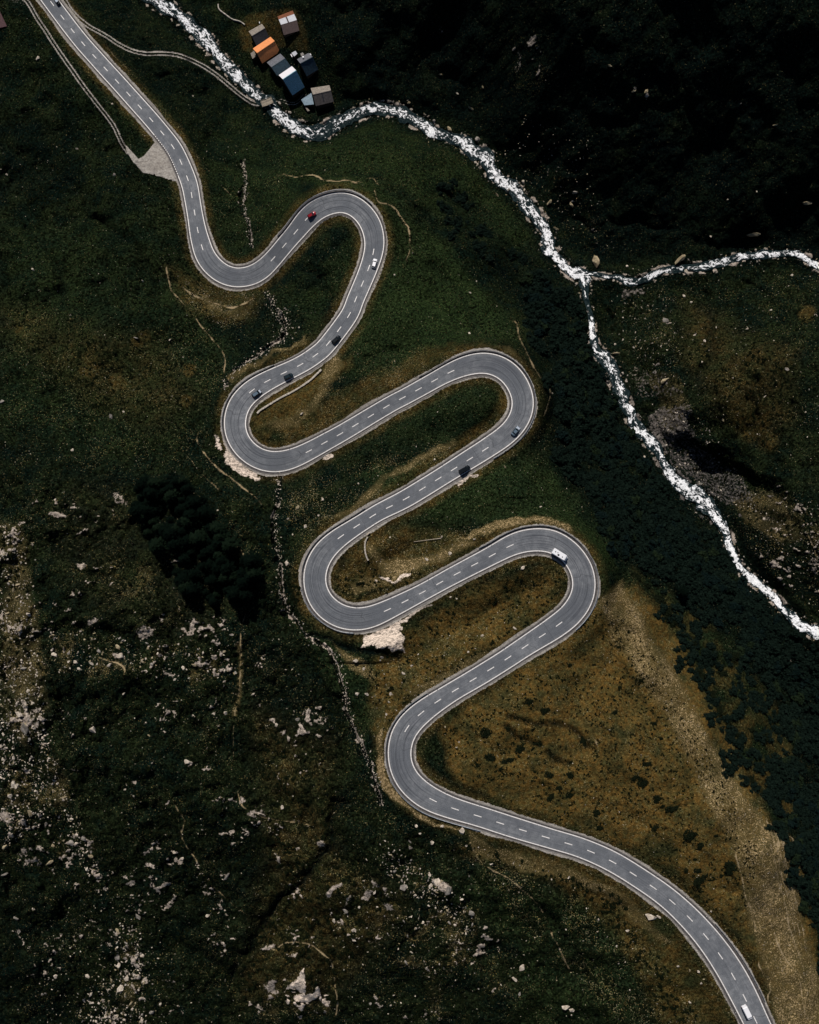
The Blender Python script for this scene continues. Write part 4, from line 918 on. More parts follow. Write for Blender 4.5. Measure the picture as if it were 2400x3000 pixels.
def boulder(u, v, size_px, label, group, aspect=1.0, rot=None, var=None, zscale=1.0):
    """size in photo units; a stone half sunk into the turf"""
    global n_boulders
    z = ground(u, v)
    m = size_px * K * (H - z)
    i = random.choice(PALE) if var is None else random.choice(var)
    o = bpy.data.objects.new("boulder", ROCKS[i])
    o.location = P(u, v, z) + Vector((0, 0, m * .13))
    o.rotation_euler = (random.uniform(-.2, .2), random.uniform(-.2, .2), rot if rot is not None else random.uniform(0, 6.28))
    o.scale = (m * 1.08, m * 1.08 * aspect, m * .95 * zscale)
    link(o); tag(o, label, "boulder", group)
    n_boulders += 1
    return o
# singled-out stones: crop, list of (x, y, size in crop units, label)
SING = [
 ((800, 2250, 2.156), [(1193, 395, 46, "large white boulder against the guardrail end at the last bend", PALE, 1), (1185, 770, 0, "", PALE, 1), (1105, 770, 66, "wide flat grey boulder below the chute of pale stones", GREY, .8), (1035, 715, 70, "big cracked pale slab in the chute of stones below the road", PALE, .8), (990, 675, 34, "pale block at the upper end of the cracked slab", PALE, .7), (1250, 915, 55, "rounded grey boulder beside a small patch of white stones", GREY, .8), (828, 755, 42, "tall pointed grey rock standing alone in the heath", GREY, 2.0), (1005, 468, 40, "pale triangular boulder alone on the slope under the road", PALE, .8), (865, 462, 36, "flat grey slab tilted on the slope under the road", GREY, .5), (1380, 606, 34, "pinkish pale boulder beside the footpath under the road", PALE, .7), (945, 972, 28, "square pale boulder at the middle of the bottom heath", PALE, .9), (615, 1485, 26, "small grey boulder beside the trail at the bottom edge", GREY, 1), (1570, 1258, 46, "bright white boulder cluster piece at the lower meadow", PALE, 1), (1525, 1330, 44, "narrow leaning pale slab on the lower meadow", PALE, .5), (1560, 1425, 36, "grey white boulder low on the bottom meadow", GREY, .8), (1285, 1175, 26, "pale round boulder on the dark ditch line", PALE, .9), (905, 365, 26, "pale boulder on the tan path under the bend", PALE, .9), (60, 245, 30, "pale boulder alone in the dark heath left of the last bend", PALE, .9), (930, 413, 24, "small whitish stone between two larger slabs under the bend", PALE, .7), (1070, 365, 26, "whitish stone beside the bare tan patch under the guardrail", PALE, .8), (1220, 490, 20, "small pale stone at the start of the footpath", PALE, .9)]),
 ((1600, 2250, 2.156), [(658, 935, 74, "largest white slab on the meadow inside the last curve", PALE, .62), (710, 937, 34, "narrow pale stone just right of the largest white slab", PALE, .5), (125, 1505, 70, "tall white rock at the lower meadow near the bottom edge", PALE, .55), (165, 1525, 46, "pale rock leaning on the tall white one near the bottom edge", PALE, .7), (143, 690, 30, "pale boulder below the road on the pebbly bank", PALE, .8), (330, 958, 20, "small oval white stone on the dark meadow", PALE, .7), (515, 1025, 34, "pale angular stone on the meadow edge left of the curve", PALE, .6), (835, 1250, 26, "upright pale stone in the grass left of the curve", PALE, .6), (962, 1285, 24, "pale stone near the inner road edge low in the curve", PALE, .8), (980, 1360, 22, "white stone below two others near the road", PALE, .8), (997, 1335, 16, "small tan stone near the road low in the curve", TAN, .8), (907, 1478, 28, "white drop shaped stone left of the white van", PALE, .6), (1345, 1393, 24, "white stone right of the road above the white van", PALE, .8), (1043, 905, 20, "square white stone right of the road in the curve", PALE, .8), (445, 1125, 20, "small white stone alone on the dark meadow", PALE, .8), (905, 1280, 18, "tan stone between two paler ones near the road", TAN, .8)]),
 ((800, 1500, 2.156), [(1118, 260, 34, "white square boulder above the fifth straight of the road", PALE, .9), (971, 298, 32, "narrow white boulder above the road straight", PALE, .65), (1272, 173, 28, "white boulder on the dry grass bank above the road", PALE, .85), (1578, 352, 34, "white boulder in the grass just inside the camper van bend", PALE, .8), (1528, 735, 38, "upright white boulder on the slope between two road legs", PALE, .5), (1321, 780, 22, "small round white boulder between two road legs", PALE, .9), (1233, 884, 20, "small white stone on the brown slope", PALE, .9), (825, 1020, 36, "flat white boulder on the brown slope under the outcrop", PALE, .6), (745, 1150, 34, "white wedge boulder on the brown slope left of the road", PALE, .75), (733, 1200, 26, "white boulder just below the wedge boulder", PALE, .8), (717, 1276, 22, "white stone on the slope above the tan bank", PALE, .8), (573, 990, 28, "pale boulder near the foot of the white outcrop", PALE, .8), (876, 970, 22, "small white stone below the outcrop shadow", PALE, .7), (690, 920, 38, "grey white rock in the outcrop shadow", GREY, .6), (206, 92, 38, "white boulder above the road beside the fifth bend", PALE, .7), (288, 22, 18, "small white stone beside the road near the fifth bend", PALE, .9), (87, 325, 40, "pale boulder left of the fifth bend near the creek", PALE, 1), (125, 143, 18, "small pale stone left of the road above the fifth bend", PALE, .8), (95, 43, 22, "pale stone beside the creek at its upper crossing", PALE, .8), (1122, 537, 16, "small white stone at the road edge on the fifth straight", PALE, .9), (1160, 547, 14, "smaller white stone beside another at the road edge", PALE, .9), (740, 160, 14, "tiny white stone inside the fifth bend", PALE, .9), (602, 137, 36, "pale pointed boulder at the head of the curved block wall", PALE, .6), (25, 1340, 40, "pale lumpy boulder on the heath left of the creek", PALE, .8), (160, 1310, 50, "broken grey rock ledge on the heath left of the creek", GREY, .6), (525, 940, 38, "white angular rock beside the creek under the outcrop", PALE, .7), (1160, 1487, 22, "pale stone on the brown meadow inside the seventh bend", PALE, .8), (1175, 1452, 18, "white stone on the brown meadow just above another", PALE, .8), (1087, 1358, 16, "small tan stone on the brown meadow near the road", TAN, .9), (530, 1150, 36, "white rock beside the stony creek left of the brown slope", PALE, .8), (595, 1150, 38, "tall white rock pair on the green bank beside the creek", PALE, .6)]),
 ((1600, 750, 2.156), [(312, 40, 76, "huge ochre boulder at the meeting of the two streams", TAN, .9), (835, 25, 80, "large tan boulder on the upper bank of the tributary", TAN, .6), (885, 105, 50, "white slab in the tributary stream", PALE, .7), (750, 410, 58, "large dark lichened pale boulder on the meadow beside the stream", GREY, .9), (757, 790, 62, "flat topped ochre boulder on the dark rock slope", TAN, .7), (685, 733, 36, "pinkish boulder above the dark rock slope", GREY, .9), (1272, 460, 32, "white boulder on the right hand meadow", PALE, .6), (1520, 715, 38, "large white boulder at the right side of the meadow", PALE, .6), (1000, 537, 26, "white stone on a tan patch of the right hand meadow", PALE, .9), (940, 497, 34, "pale split stone beside a tan patch of the meadow", PALE, .5), (983, 670, 18, "small white stone on the middle of the right meadow", PALE, .9), (1702, 377, 30, "white stone at the right picture edge on the meadow", PALE, .7), (1075, 452, 16, "small white stone above the meadow middle", PALE, .9), (1420, 342, 18, "small white stone high on the right meadow", PALE, .7), (1550, 122, 22, "pale stone below the tributary near the right edge", PALE, .9), (915, 293, 24, "pale boulder below the tributary bank", PALE, .7), (870, 253, 26, "white boulder on the meadow above a paler one", PALE, .7), (435, 558, 22, "pale stone right of the main stream", PALE, .8), (485, 530, 20, "pale stone a little above another right of the stream", PALE, .8), (440, 615, 46, "ochre slab on the right stream bank", TAN, .5), (710, 1145, 36, "round dark grey boulder at the stream below the rock cliff", GREY, 1), (1640, 985, 22, "white stone on the lower right meadow", PALE, .6), (1115, 1035, 22, "tan stone at the left edge of the lower right meadow", TAN, .8), (1382, 887, 26, "narrow white stone on a tan patch of the right meadow", PALE, .4), (630, 1355, 44, "split white rock in the alder thicket left of the stream", PALE, .7), (620, 1268, 22, "small white stone in the thicket above the split white rock", PALE, .8), (510, 65, 24, "pale stone on the bank above the tributary mouth", PALE, .9), (1180, 770, 12, "tiny white stone in the dark hollow of the meadow", PALE, .9), (40, 870, 18, "white stone right of the footpath at the fourth bend", PALE, .8)]),
 ((1600, 0, 2.156), [(1298, 1480, 86, "long pale boulder on the dark bank above the tributary", TAN, .45), (1645, 1285, 56, "tan rock on the dark hillside near the right edge", TAN, .6), (630, 580, 34, "warm tan rock high on the black hillside", TAN, .9), (550, 575, 30, "smaller tan rock left of another high on the black hillside", TAN, .8), (403, 417, 26, "tan sliver of rock at the upper left of the black hillside", TAN, .6), (1445, 790, 40, "pinkish rock on the black hillside at the right", TAN, .45), (1230, 655, 16, "small grey stone on the black hillside", GREY, .5), (1147, 1260, 18, "small white stone on the dark slope above the tributary", PALE, .6), (1330, 1210, 14, "tiny white stone above the long pale boulder", PALE, .9), (180, 1218, 44, "grey slab on the dark bank right of the stream", GREY, .6), (160, 1295, 34, "tan block on the dark bank right of the stream", TAN, 1), (60, 1440, 38, "ochre boulder on the right shore of the white water", TAN, .8), (15, 1280, 40, "ochre rock at the right shore above the white water", TAN, .8), (1040, 1495, 16, "small pale stone above the tributary near its middle", PALE, .9)]),
 ((0, 750, 2.156), [(702, 1012, 42, "square grey boulder alone on the left meadow", GREY, .8), (783, 985, 22, "small pale stone right of the square grey boulder", PALE, .8), (15, 918, 46, "pale slab at the left picture edge", GREY, .6), (858, 518, 36, "flat grey stone on the left meadow under a low rise", GREY, .4), (905, 160, 24, "white stone on the left meadow below the first bend", PALE, .5), (445, 375, 20, "white narrow stone on the left meadow", PALE, .5), (1075, 530, 22, "pale forked stone on the left meadow", PALE, .7), (460, 1225, 30, "pale stone on the dark left slope above the wood", PALE, .8), (210, 85, 26, "pale stone at the head of a bare streak", PALE, .6)]),
 ((0, 0, 2.156), [(243, 370, 32, "crescent shaped pale boulder between farm track and left edge", PALE, .7), (710, 657, 18, "white stone between farm track and road", PALE, .9), (723, 1103, 26, "pale boulder below the gravel lay-by", GREY, .8), (1220, 607, 16, "pale upright stone on the slope left of the bridge", PALE, .7), (488, 942, 24, "white stone left of the farm track", PALE, .7), (45, 1103, 20, "pale stone near the left edge below the track", PALE, .9)]),
 ((0, 2250, 2.156), [(320, 592, 56, "yellowish long boulder in the scree at the left", TAN, .55), (330, 485, 34, "yellowish boulder just above a longer one in the scree", TAN, .8), (450, 470, 56, "broad pale boulder at the right side of the scree", GREY, .7), (110, 945, 40, "round grey boulder alone near the left edge", GREY, .9), (215, 890, 30, "pale pointed boulder above the round grey one", PALE, .7), (352, 1315, 38, "wedge shaped pale boulder alone on the bottom left slope", PALE, .9), (742, 1192, 46, "big smooth grey boulder in the bottom scree chute", GREY, .9), (878, 938, 50, "tall grey block with a long shadow above the scree chute", GREY, .6), (768, 1385, 60, "jagged pale rock at the bottom scree chute", PALE, .8), (963, 1537, 50, "long grey boulder at the bottom edge", GREY, .5), (475, 1090, 24, "pale boulder left of the scree chute", PALE, .8), (1313, 930, 30, "grey white boulder alone on the dark middle heath", PALE, .9), (905, 1345, 34, "pale flat boulder right of the scree chute", PALE, .5), (185, 1130, 24, "pale small boulder on the bare bottom left slope", PALE, .7), (555, 1310, 46, "pale slab at the left of the bottom scree chute", PALE, .7), (1435, 680, 66, "grey ledge rock on the heath right of a trail", GREY, .4), (1110, 528, 46, "pale ledge rock at a small dark hollow", PALE, .5), (1150, 570, 38, "lower pale ledge rock at a small dark hollow", PALE, .6), (755, 1240, 40, "pale block below the big smooth grey boulder", PALE, .7), (1015, 1488, 22, "small pale boulder near the bottom edge", PALE, .9), (35, 668, 50, "pale broken slab near the left edge of the scree", GREY, .4)]),
 ((0, 1500, 2.156), [(1352, 997, 30, "round pale boulder with a dark rim on the middle heath", PALE, 1), (495, 885, 32, "white rectangular stone on the left ridge", PALE, .4), (1598, 1150, 30, "upright white stone right of the stony track", PALE, .5), (1428, 1268, 36, "white broken rock beside the stony track", PALE, .9), (1540, 1080, 20, "small pale stone on the stony track", PALE, .7), (765, 905, 60, "white boulder heap at the head of the bare streak", PALE, .7), (690, 970, 44, "pale slab left of the bare streak", PALE, .6), (1465, 775, 36, "white leaning stone near the stony track", PALE, .5), (165, 1370, 84, "largest grey boulder in the left scree", GREY, .7), (125, 1275, 60, "pale boulder above the largest grey one in the scree", PALE, .6), (180, 1130, 34, "pale round boulder at the right edge of the scree", PALE, .9), (780, 1150, 30, "pale boulder on the heath below the bare streak", PALE, .5), (995, 893, 24, "pale round stone on the left ridge", PALE, .9), (350, 900, 60, "broad pale rock slab on the left ridge", PALE, .6), (580, 955, 50, "flat pale rock on the left ridge beside the bare streak", PALE, .4), (505, 990, 40, "pale jagged rock on the left ridge", PALE, .5), (590, 1375, 60, "pale upright rock on the left heath", PALE, 1.3), (945, 1410, 30, "tan stone on the dark lower heath", TAN, .5), (1190, 1575, 60, "pale ledge at the heath below the middle", PALE, .5)]),
 ((800, 0, 2.156), [(858, 650, 24, "tan boulder on the far bank at the top of the stream bend", TAN, .9), (1248, 683, 44, "long ochre slab on the dark far bank", TAN, .4), (1055, 470, 24, "tan stone on the black slope behind the hamlet", TAN, .6), (1325, 550, 18, "small tan stone on the black slope", TAN, .8), (1165, 592, 26, "white flat stone on the dark far bank", PALE, .4), (1290, 885, 44, "grey boulder on the right shore of the stream", GREY, .9), (1580, 1148, 26, "pale triangular stone right of the stream", PALE, .8), (1415, 1232, 28, "tan upright stone left of the stream", TAN, .5), (1215, 955, 44, "dark reddish boulder in the left half of the stream", GREY, 1), (1115, 820, 40, "tan rock at the stream shore", TAN, .8), (1560, 345, 0, "", GREY, 1)]),
 ((800, 750, 2.156), [(1240, 488, 24, "pinkish white stone above the fourth bend", PALE, .7), (768, 120, 16, "white stone right of the road with the white car", PALE, .9), (182, 997, 32, "white pointed rock inside the third bend", PALE, .4), (540, 1437, 16, "small white stone between two road legs", PALE, .8), (1020, 1285, 18, "small pale stone beside the road above the black car", PALE, .9), (315, 1535, 26, "pale boulder below the third bend", PALE, .7), (1465, 1332, 22, "tan stone below the fourth bend", TAN, .7), (1690, 1585, 30, "pale stone at the left edge of the thicket", PALE, .6), (1040, 985, 14, "white stone inside the fourth bend", PALE, .6), (1245, 232, 20, "pale stone on the green slope above the fourth bend", PALE, .6), (1285, 160, 12, "small white stone on the green slope", PALE, .9), (1415, 318, 12, "small white stone near the footpath", PALE, .6), (155, 1590, 34, "tan boulder on the bank below the third bend", TAN, .8), (90, 495, 20, "white stone beside the stony creek inside the second bend", PALE, .9), (165, 452, 14, "small white stone on the slope inside the second bend", PALE, .9)])]
for (ox, oy, f), L in SING:
    for x, y, sz, lab, var, asp in L:
        if sz: boulder(ox + x / f, oy + y / f, sz / f, lab, "single boulders on the slopes", asp, rot=(1.57 if asp > 1 else None) if asp >= .7 else random.uniform(-.9, .9), var=var)
# clusters (centre line or polygon, how many, sizes in photo units)
def in_poly(pts):
    A = np.array(pts)
    lo, hi = A.min(0), A.max(0)
    while True:
        x, y = random.uniform(lo[0], hi[0]), random.uniform(lo[1], hi[1])
        ins = False
        for k in range(len(A)):
            (ax, ay), (bx, by) = A[k], A[(k + 1) % len(A)]
            if (ay > y) != (by > y) and x < (bx - ax) * (y - ay) / (by - ay) + ax: ins = not ins
        if ins: return x, y
SCREE_L = D([(0, 1085), (50, 1100), (60, 1260), (85, 1400), (100, 1560), (150, 1680), (180, 1760), (210, 1830), (190, 1850), (150, 1800), (110, 1730), (60, 1760), (0, 1790)])
SCREE_B = D([(250, 1930), (300, 1960), (300, 2040), (310, 2156), (150, 2156), (190, 2080), (240, 2050)])
RIDGE_L = D([(100, 1330), (200, 1330), (330, 1350), (480, 1370), (500, 1420), (400, 1440), (250, 1420), (120, 1420)])
CHUTE = D([(800, 1760), (930, 1850), (990, 1920), (1010, 1990), (950, 1950), (880, 1890), (800, 1830)])
LOWMID = D([(680, 1800), (860, 1800), (1000, 1900), (1000, 2050), (860, 2040), (700, 1960)])
CRK = CREEKS[0][0]
CL = [(SCREE_L, 36, 13, 24, "pale angular block in the scree field along the left edge", "blocks of the left scree field"),
      (SCREE_B, 18, 12, 22, "pale block in the scree chute at the bottom left", "blocks of the bottom scree chute"),
      (RIDGE_L, 12, 11, 24, "pale rock on the broken ridge left of the middle", "rocks of the left ridge"),
      (CHUTE, 14, 9, 17, "pale stone in the chute below the last bend", "stones of the chute below the last bend"),
      (LOWMID, 10, 11, 22, "pale rock in the heath at the bottom middle", "rocks of the bottom heath")]
for pts, cnt, lo, hi, lab, grp in CL:
    for _ in range(cnt):
        u, v = in_poly(pts)
        boulder(u, v, lo + (hi - lo) * random.random() ** 2.2, lab, grp, random.uniform(.5, .9), var=random.choice([PALE, PALE, GREY, TAN]))
# dark rocks standing in the white water
for k in range(22):
    i = random.randrange(int(len(riv) * .33), len(riv) - 20)
    t = random.choice([-1, 1]) * random.uniform(.55, 1.15)
    d = riv[i + 1] - riv[i - 1]; d = d[:2] / np.hypot(*d[:2])
    u, v = riv[i, 0] - d[1] * riv[i, 2] * t, riv[i, 1] + d[0] * riv[i, 2] * t
    b = boulder(u, v, random.uniform(6, 13), "dark wet rock standing in the white water of the stream", "wet rocks in the stream", random.uniform(.6, .95), var=GREY)
    b.location.z = max(b.location.z, float(rivz[i]) + .35)
print("boulders", n_boulders)

# the many small stones nobody counts, as one mesh
def stone_field(name, items, mats, kind_label):
    base = []
    for i in range(6):
        bm = hull_rock(300 + i, .6, 11)
        bm.verts.ensure_lookup_table(); bm.verts.index_update()
        bmesh.ops.triangulate(bm, faces=list(bm.faces))
        base.append((np.array([v.co[:] for v in bm.verts]), np.array([[v.index for v in f_.verts] for f_ in bm.faces])))
        bm.free()
    Vs, Fs, Ms = [], [], []; off = 0
    for (u, v, s, mi) in items:
        b, f = base[random.randrange(6)]
        z = ground(u, v); m = s * K * (H - z); a = random.uniform(0, 6.28)
        c, sn = math.cos(a), math.sin(a)
        q = b * np.array([m, m * random.uniform(.5, .95), m * .8])
        p0 = P(u, v, z)
        Vs.append(np.column_stack([q[:, 0] * c - q[:, 1] * sn + p0.x, q[:, 0] * sn + q[:, 1] * c + p0.y, q[:, 2] + p0.z + m * .08]))
        Fs.append(f + off); off += len(b); Ms.append(np.full(len(f), mi))
    ob = big_mesh(name, np.vstack(Vs), np.vstack(Fs), mats, matidx=np.concatenate(Ms))
    return tag(ob, kind_label, "stones", kind="stuff")
items = []
def scatter(pts, cnt, lo, hi, pw=2.5, clump=.0):
    for _ in range(cnt):
        u, v = in_poly(pts)
        if clump and float(vnoise(np.array([u / 26]), np.array([v / 26]), 55)[0]) < clump and random.random() < .8: continue
        d = np.min(np.hypot(rc[::4, 0] - u, rc[::4, 1] - v))
        if d < 36: continue
        items.append((u, v, lo + (hi - lo) * random.random() ** pw, random.choice([0, 0, 1, 2])))
scatter(SCREE_L, 1700, 2.8, 13, 2.2, .46); scatter(SCREE_B, 700, 2.8, 12, 2.2, .46); scatter(RIDGE_L, 420, 3.0, 14, 2.2, .52); scatter(D([(0, 1080), (70, 1100), (90, 1400), (130, 1640), (0, 1700)]), 600, 2.6, 9, 2.5, .45); scatter(D([(120, 1850), (330, 1900), (360, 2156), (60, 2156)]), 500, 2.6, 9, 2.5, .5); scatter(CHUTE, 330, 2.8, 12, 1.8, .5); scatter(LOWMID, 300, 3, 13, 2, .55)
scatter(D([(0, 1060), (560, 1300), (700, 1500), (750, 1750), (700, 2156), (0, 2156)]), 620, 2.6, 7, 3.5)
scatter(D([(700, 1760), (1000, 1780), (1300, 1880), (1480, 2156), (700, 2156)]), 420, 2.6, 9, 3.5)
scatter(D([(1250, 560), (1725, 560), (1725, 1000), (1400, 820), (1280, 700)]), 260, 2.6, 7, 3.5)
scatter(D([(1290, 620), (1420, 620), (1440, 780), (1330, 760)]), 140, 2.6, 9, 3)
scatter(D([(1370, 850), (1480, 880), (1560, 1000), (1600, 1080), (1500, 1050), (1400, 950)]), 200, 2.6, 11, 2.5)
scatter(D([(1540, 1030), (1725, 1060), (1725, 1290), (1600, 1180)]), 160, 3, 8, 3)
scatter(D([(1100, 240), (1250, 300), (1300, 540), (1200, 480), (1050, 330)]), 150, 2.6, 7, 3)
scatter(D([(1255, 1260), (1310, 1220), (1440, 1440), (1560, 1660), (1670, 1790), (1725, 2156), (1640, 2156), (1560, 1830), (1420, 1540)]), 700, 2.0, 4.2, 3)
scatter(D([(930, 1545), (1270, 1250), (1500, 1640), (1560, 1960), (1330, 1790), (960, 1640)]), 240, 2.2, 6, 4)
scatter(D([(780, 1390), (1180, 1240), (900, 1440), (790, 1600)]), 120, 2.4, 8, 3)
scatter(D([(690, 1240), (760, 1130), (1060, 1100), (800, 1250)]), 120, 2.4, 6, 3)
scatter(D([(0, 0), (560, 280), (800, 380), (1080, 650), (1150, 960), (760, 940), (400, 500), (0, 400)]), 330, 2.2, 5, 4)
scatter(D([(0, 400), (400, 500), (480, 760), (440, 1000), (0, 1000)]), 300, 2.2, 5, 4)
scatter(D([(560, 1000), (1180, 960), (1280, 1180), (640, 1120)]), 130, 2.2, 5, 4)
scatter(D([(380, 590), (480, 610), (560, 615), (560, 660), (470, 690), (400, 650)]), 160, 2.0, 4, 3)
for pts, w, cnt in [(CREEKS[0][0], 11, 620), (CREEKS[1][0], 13, 240), (CREEKS[2][0], 6, 130), (D([(585, 650), (600, 690), (590, 720)]), 30, 90)]:
    c = resample(crv(pts, 3.0), 3.0)
    for _ in range(cnt):
        i = random.randrange(len(c))
        items.append((c[i, 0] + random.gauss(0, w * .6) + 4, c[i, 1] + random.gauss(0, w * .6), 2.2 + 6 * random.random() ** 2.5, random.choice([0, 0, 1])))
for arr, cnt in ((riv, 430), (trib, 110)):
    for _ in range(cnt):
        i = random.randrange(2, len(arr) - 2)
        d = arr[i + 1] - arr[i - 1]; d = d[:2] / np.hypot(*d[:2]); t = random.choice([-1, 1]) * (arr[i, 2] * .9 + random.gauss(3, 8))
        if arr is riv and arr[i, 0] < 800 and arr[i, 1] < 330 and random.random() < .6: continue
        items.append((arr[i, 0] - d[1] * t, arr[i, 1] + d[0] * t, 2.6 + 8 * random.random() ** 2.6, random.choice([1, 1, 2, 0])))
stone_field("scattered_stones", items, [M_RPALE, M_RGREY, M_RTAN], "small pale stones strewn over the slopes and stream banks")

# ------------------------------------------------------------------ vegetation
def leaf_mat(name, c0, c1, sc=1.2):
    n = NT(name)
    f = n.noise(n.pos(), sc, 3, .7)
    n.base(n.mix(n.ss(f, .3, .7), c0, c1)); n.rough(1.0); n.spec(0.0)
    return n.m
M_ALDER = leaf_mat("alder_leaves", (.0030, .0062, .0050), (.0078, .0140, .0098))
M_ALDER_B = leaf_mat('alder_leaves_light', (.0060, .0105, .0060), (.0125, .0195, .0090))
M_ALDER_C = leaf_mat('alder_leaves_blue', (.0026, .0062, .0058), (.0060, .0118, .0105))
M_JUN = leaf_mat("juniper_leaves", (.0045, .0070, .0038), (.0090, .0115, .0055))
M_HEATH = leaf_mat("heath_leaves", (.0022, .0046, .0028), (.0090, .0108, .0042))
M_SPRUCE = leaf_mat("spruce_needles", (.0010, .0024, .0019), (.0032, .0062, .0040))
M_SPRUCE_B = leaf_mat('spruce_needles_light', (.0026, .0058, .0036), (.0075, .0128, .0070))
M_BARK = simple_mat("bark", (.05, .04, .03), .95)

def leaf_cloud(r, n, rx=1.0, ry=1.0, hz=.7, size=.26, lumps=7):
    """many small tilted leaf clumps spread through a lumpy low crown (unit radius)"""
    lc = [(r.gauss(0, .42), r.gauss(0, .42), r.uniform(.15, .55), r.uniform(.35, .62)) for _ in range(lumps)]
    V = []; F = []
    for _ in range(n):
        lx, ly, lz, lr = lc[r.randrange(lumps)]
        d = Vector((r.gauss(0, 1), r.gauss(0, 1), abs(r.gauss(0, 1)) * .9)).normalized() * lr * r.uniform(.55, 1.05)
        c = Vector(((lx + d.x) * rx, (ly + d.y) * ry, max(.03, (lz + d.z) * hz)))
        nrm = (d + Vector((r.uniform(-.5, .5), r.uniform(-.5, .5), r.uniform(0, .8)))).normalized()
        t1 = nrm.orthogonal().normalized(); t1 = Matrix.Rotation(r.uniform(0, 6.28), 3, nrm) @ t1; t2 = nrm.cross(t1)
        s = size * r.uniform(.6, 1.3)
        b = len(V)
        V += [c + t1 * s, c + t2 * s * .7, c - t1 * s, c - t2 * s * .7]
        F.append((b, b + 1, b + 2, b + 3))
    return np.array([v[:] for v in V]), np.array(F)
ALD = [leaf_cloud(random.Random(500 + i), 150, 1, 1, .95) for i in range(6)]
JUN = [leaf_cloud(random.Random(600 + i), 320, .95, .95, .38, .17, 14) for i in range(4)]
HEA = [leaf_cloud(random.Random(700 + i), 16, 1, 1, .6, .42, 4) for i in range(6)]
def cloud_mesh(name, vf, mat):
    me = bpy.data.meshes.new(name)
    me.from_pydata([tuple(v) for v in vf[0]], [], [tuple(int(q) for q in f) for f in vf[1]])
    me.materials.append(mat)
    return me
ALD_M = [cloud_mesh("alder_shrub", a, (M_ALDER, M_ALDER_C, M_ALDER, M_ALDER_B, M_ALDER_C, M_ALDER)[i]) for i, a in enumerate(ALD)]
JUN_M = [cloud_mesh("juniper_bush", a, M_JUN) for a in JUN]
def bush(me, name, u, v, rpx, label, cat, group, aspect=1.0, rot=None, hs=1.0):
    z = ground(u, v); m = rpx * K * (H - z)
    o = bpy.data.objects.new(name, me)
    o.location = P(u, v, z)
    o.rotation_euler = (0, 0, random.uniform(0, 6.28) if rot is None else rot)
    o.scale = (m, m * aspect, m * hs)
    link(o); tag(o, label, cat, group)
    return o
def merge_clouds(name, items, protos, mat):
    Vs, Fs = [], []; off = 0
    for (u, v, rpx, hs) in items:
        b, f = protos[random.randrange(len(protos))]
        z = ground(u, v); m = rpx * K * (H - z); a = random.uniform(0, 6.28); c, s = math.cos(a), math.sin(a)
        p0 = P(u, v, z)
        Vs.append(np.column_stack([(b[:, 0] * c - b[:, 1] * s) * m + p0.x, (b[:, 0] * s + b[:, 1] * c) * m + p0.y, b[:, 2] * m * hs + p0.z]))
        Fs.append(f + off); off += len(b)
    return big_mesh(name, np.vstack(Vs), np.vstack(Fs), mat)
ALDER_DENSE = D([(1115, 575), (1190, 600), (1225, 640), (1232, 720), (1262, 790), (1300, 850), (1330, 920), (1385, 985), (1430, 1050), (1490, 1110), (1530, 1160), (1570, 1215), (1630, 1290), (1700, 1345), (1760, 1370), (1760, 1640), (1690, 1600), (1640, 1480), (1600, 1420), (1540, 1350), (1470, 1290), (1400, 1210), (1350, 1180), (1290, 1180), (1280, 1110), (1230, 1040), (1190, 990), (1170, 900), (1160, 820), (1130, 740), (1105, 660)])
ALDER_LOW = D([(1690, 1640), (1760, 1640), (1760, 2060), (1715, 1990), (1690, 1900), (1670, 1800), (1630, 1740), (1610, 1650), (1640, 1600)])
ALDER_THIN = D([(1350, 1190), (1480, 1300), (1600, 1420), (1690, 1600), (1690, 1720), (1630, 1750), (1570, 1660), (1500, 1540), (1450, 1440), (1400, 1330)])
ALDER_UP = D([(925, 400), (960, 380), (1000, 450), (1060, 520), (1120, 570), (1110, 640), (1050, 590), (970, 480), (930, 470)])
RIVAL = [(riv[i, 0], riv[i, 1], riv[i, 2]) for i in range(0, len(riv), 5)]
spots = []
def sow(pts, step, r0, r1, keep=1.0, thr=0.0):
    A = np.array(pts)
    lo, hi = A.min(0), A.max(0)
    n = int((hi[0] - lo[0]) * (hi[1] - lo[1]) / step ** 2 * keep)
    for _ in range(n):
        u, v = random.uniform(lo[0], hi[0]), random.uniform(lo[1], hi[1])
        u2 = u + (float(vnoise(np.array([u / 40]), np.array([v / 40]), 3)[0]) - .5) * 70; v2 = v + (float(vnoise(np.array([u / 40]), np.array([v / 40]), 6)[0]) - .5) * 70
        ins = False
        for k in range(len(A)):
            (ax, ay), (bx, by) = A[k], A[(k + 1) % len(A)]
            if (ay > v2) != (by > v2) and u2 < (bx - ax) * (v2 - ay) / (by - ay) + ax: ins = not ins
        if not ins: continue
        if thr and float(fbm(np.array([u / 38]), np.array([v / 38]), 2, 88)[0]) < thr: continue
        if any((u - a) ** 2 + (v - b) ** 2 < (w + 10) ** 2 for a, b, w in RIVAL): continue
        if np.min(np.hypot(rc[::5, 0] - u, rc[::5, 1] - v)) < 48: continue
        spots.append((u, v, random.uniform(r0, r1)))
sow(ALDER_DENSE, 13.0, 7, 20, 1.15, .33); sow(ALDER_LOW, 13.0, 8, 21, 1.15, .33); sow(ALDER_THIN, 15, 7, 16, .75, .46); sow(ALDER_UP, 17, 7, 14, 1, .5)
spots.sort(key=lambda s: -s[2])
for k, (u, v, r) in enumerate(spots[:300]):
    bush(ALD_M[k % 6], "alder_shrub", u, v, r, "dark green leafy shrub in the dense thicket between road and stream", "shrub", "shrubs of the thicket above the stream", random.uniform(.8, 1.1), hs=random.uniform(.8, 1.15))
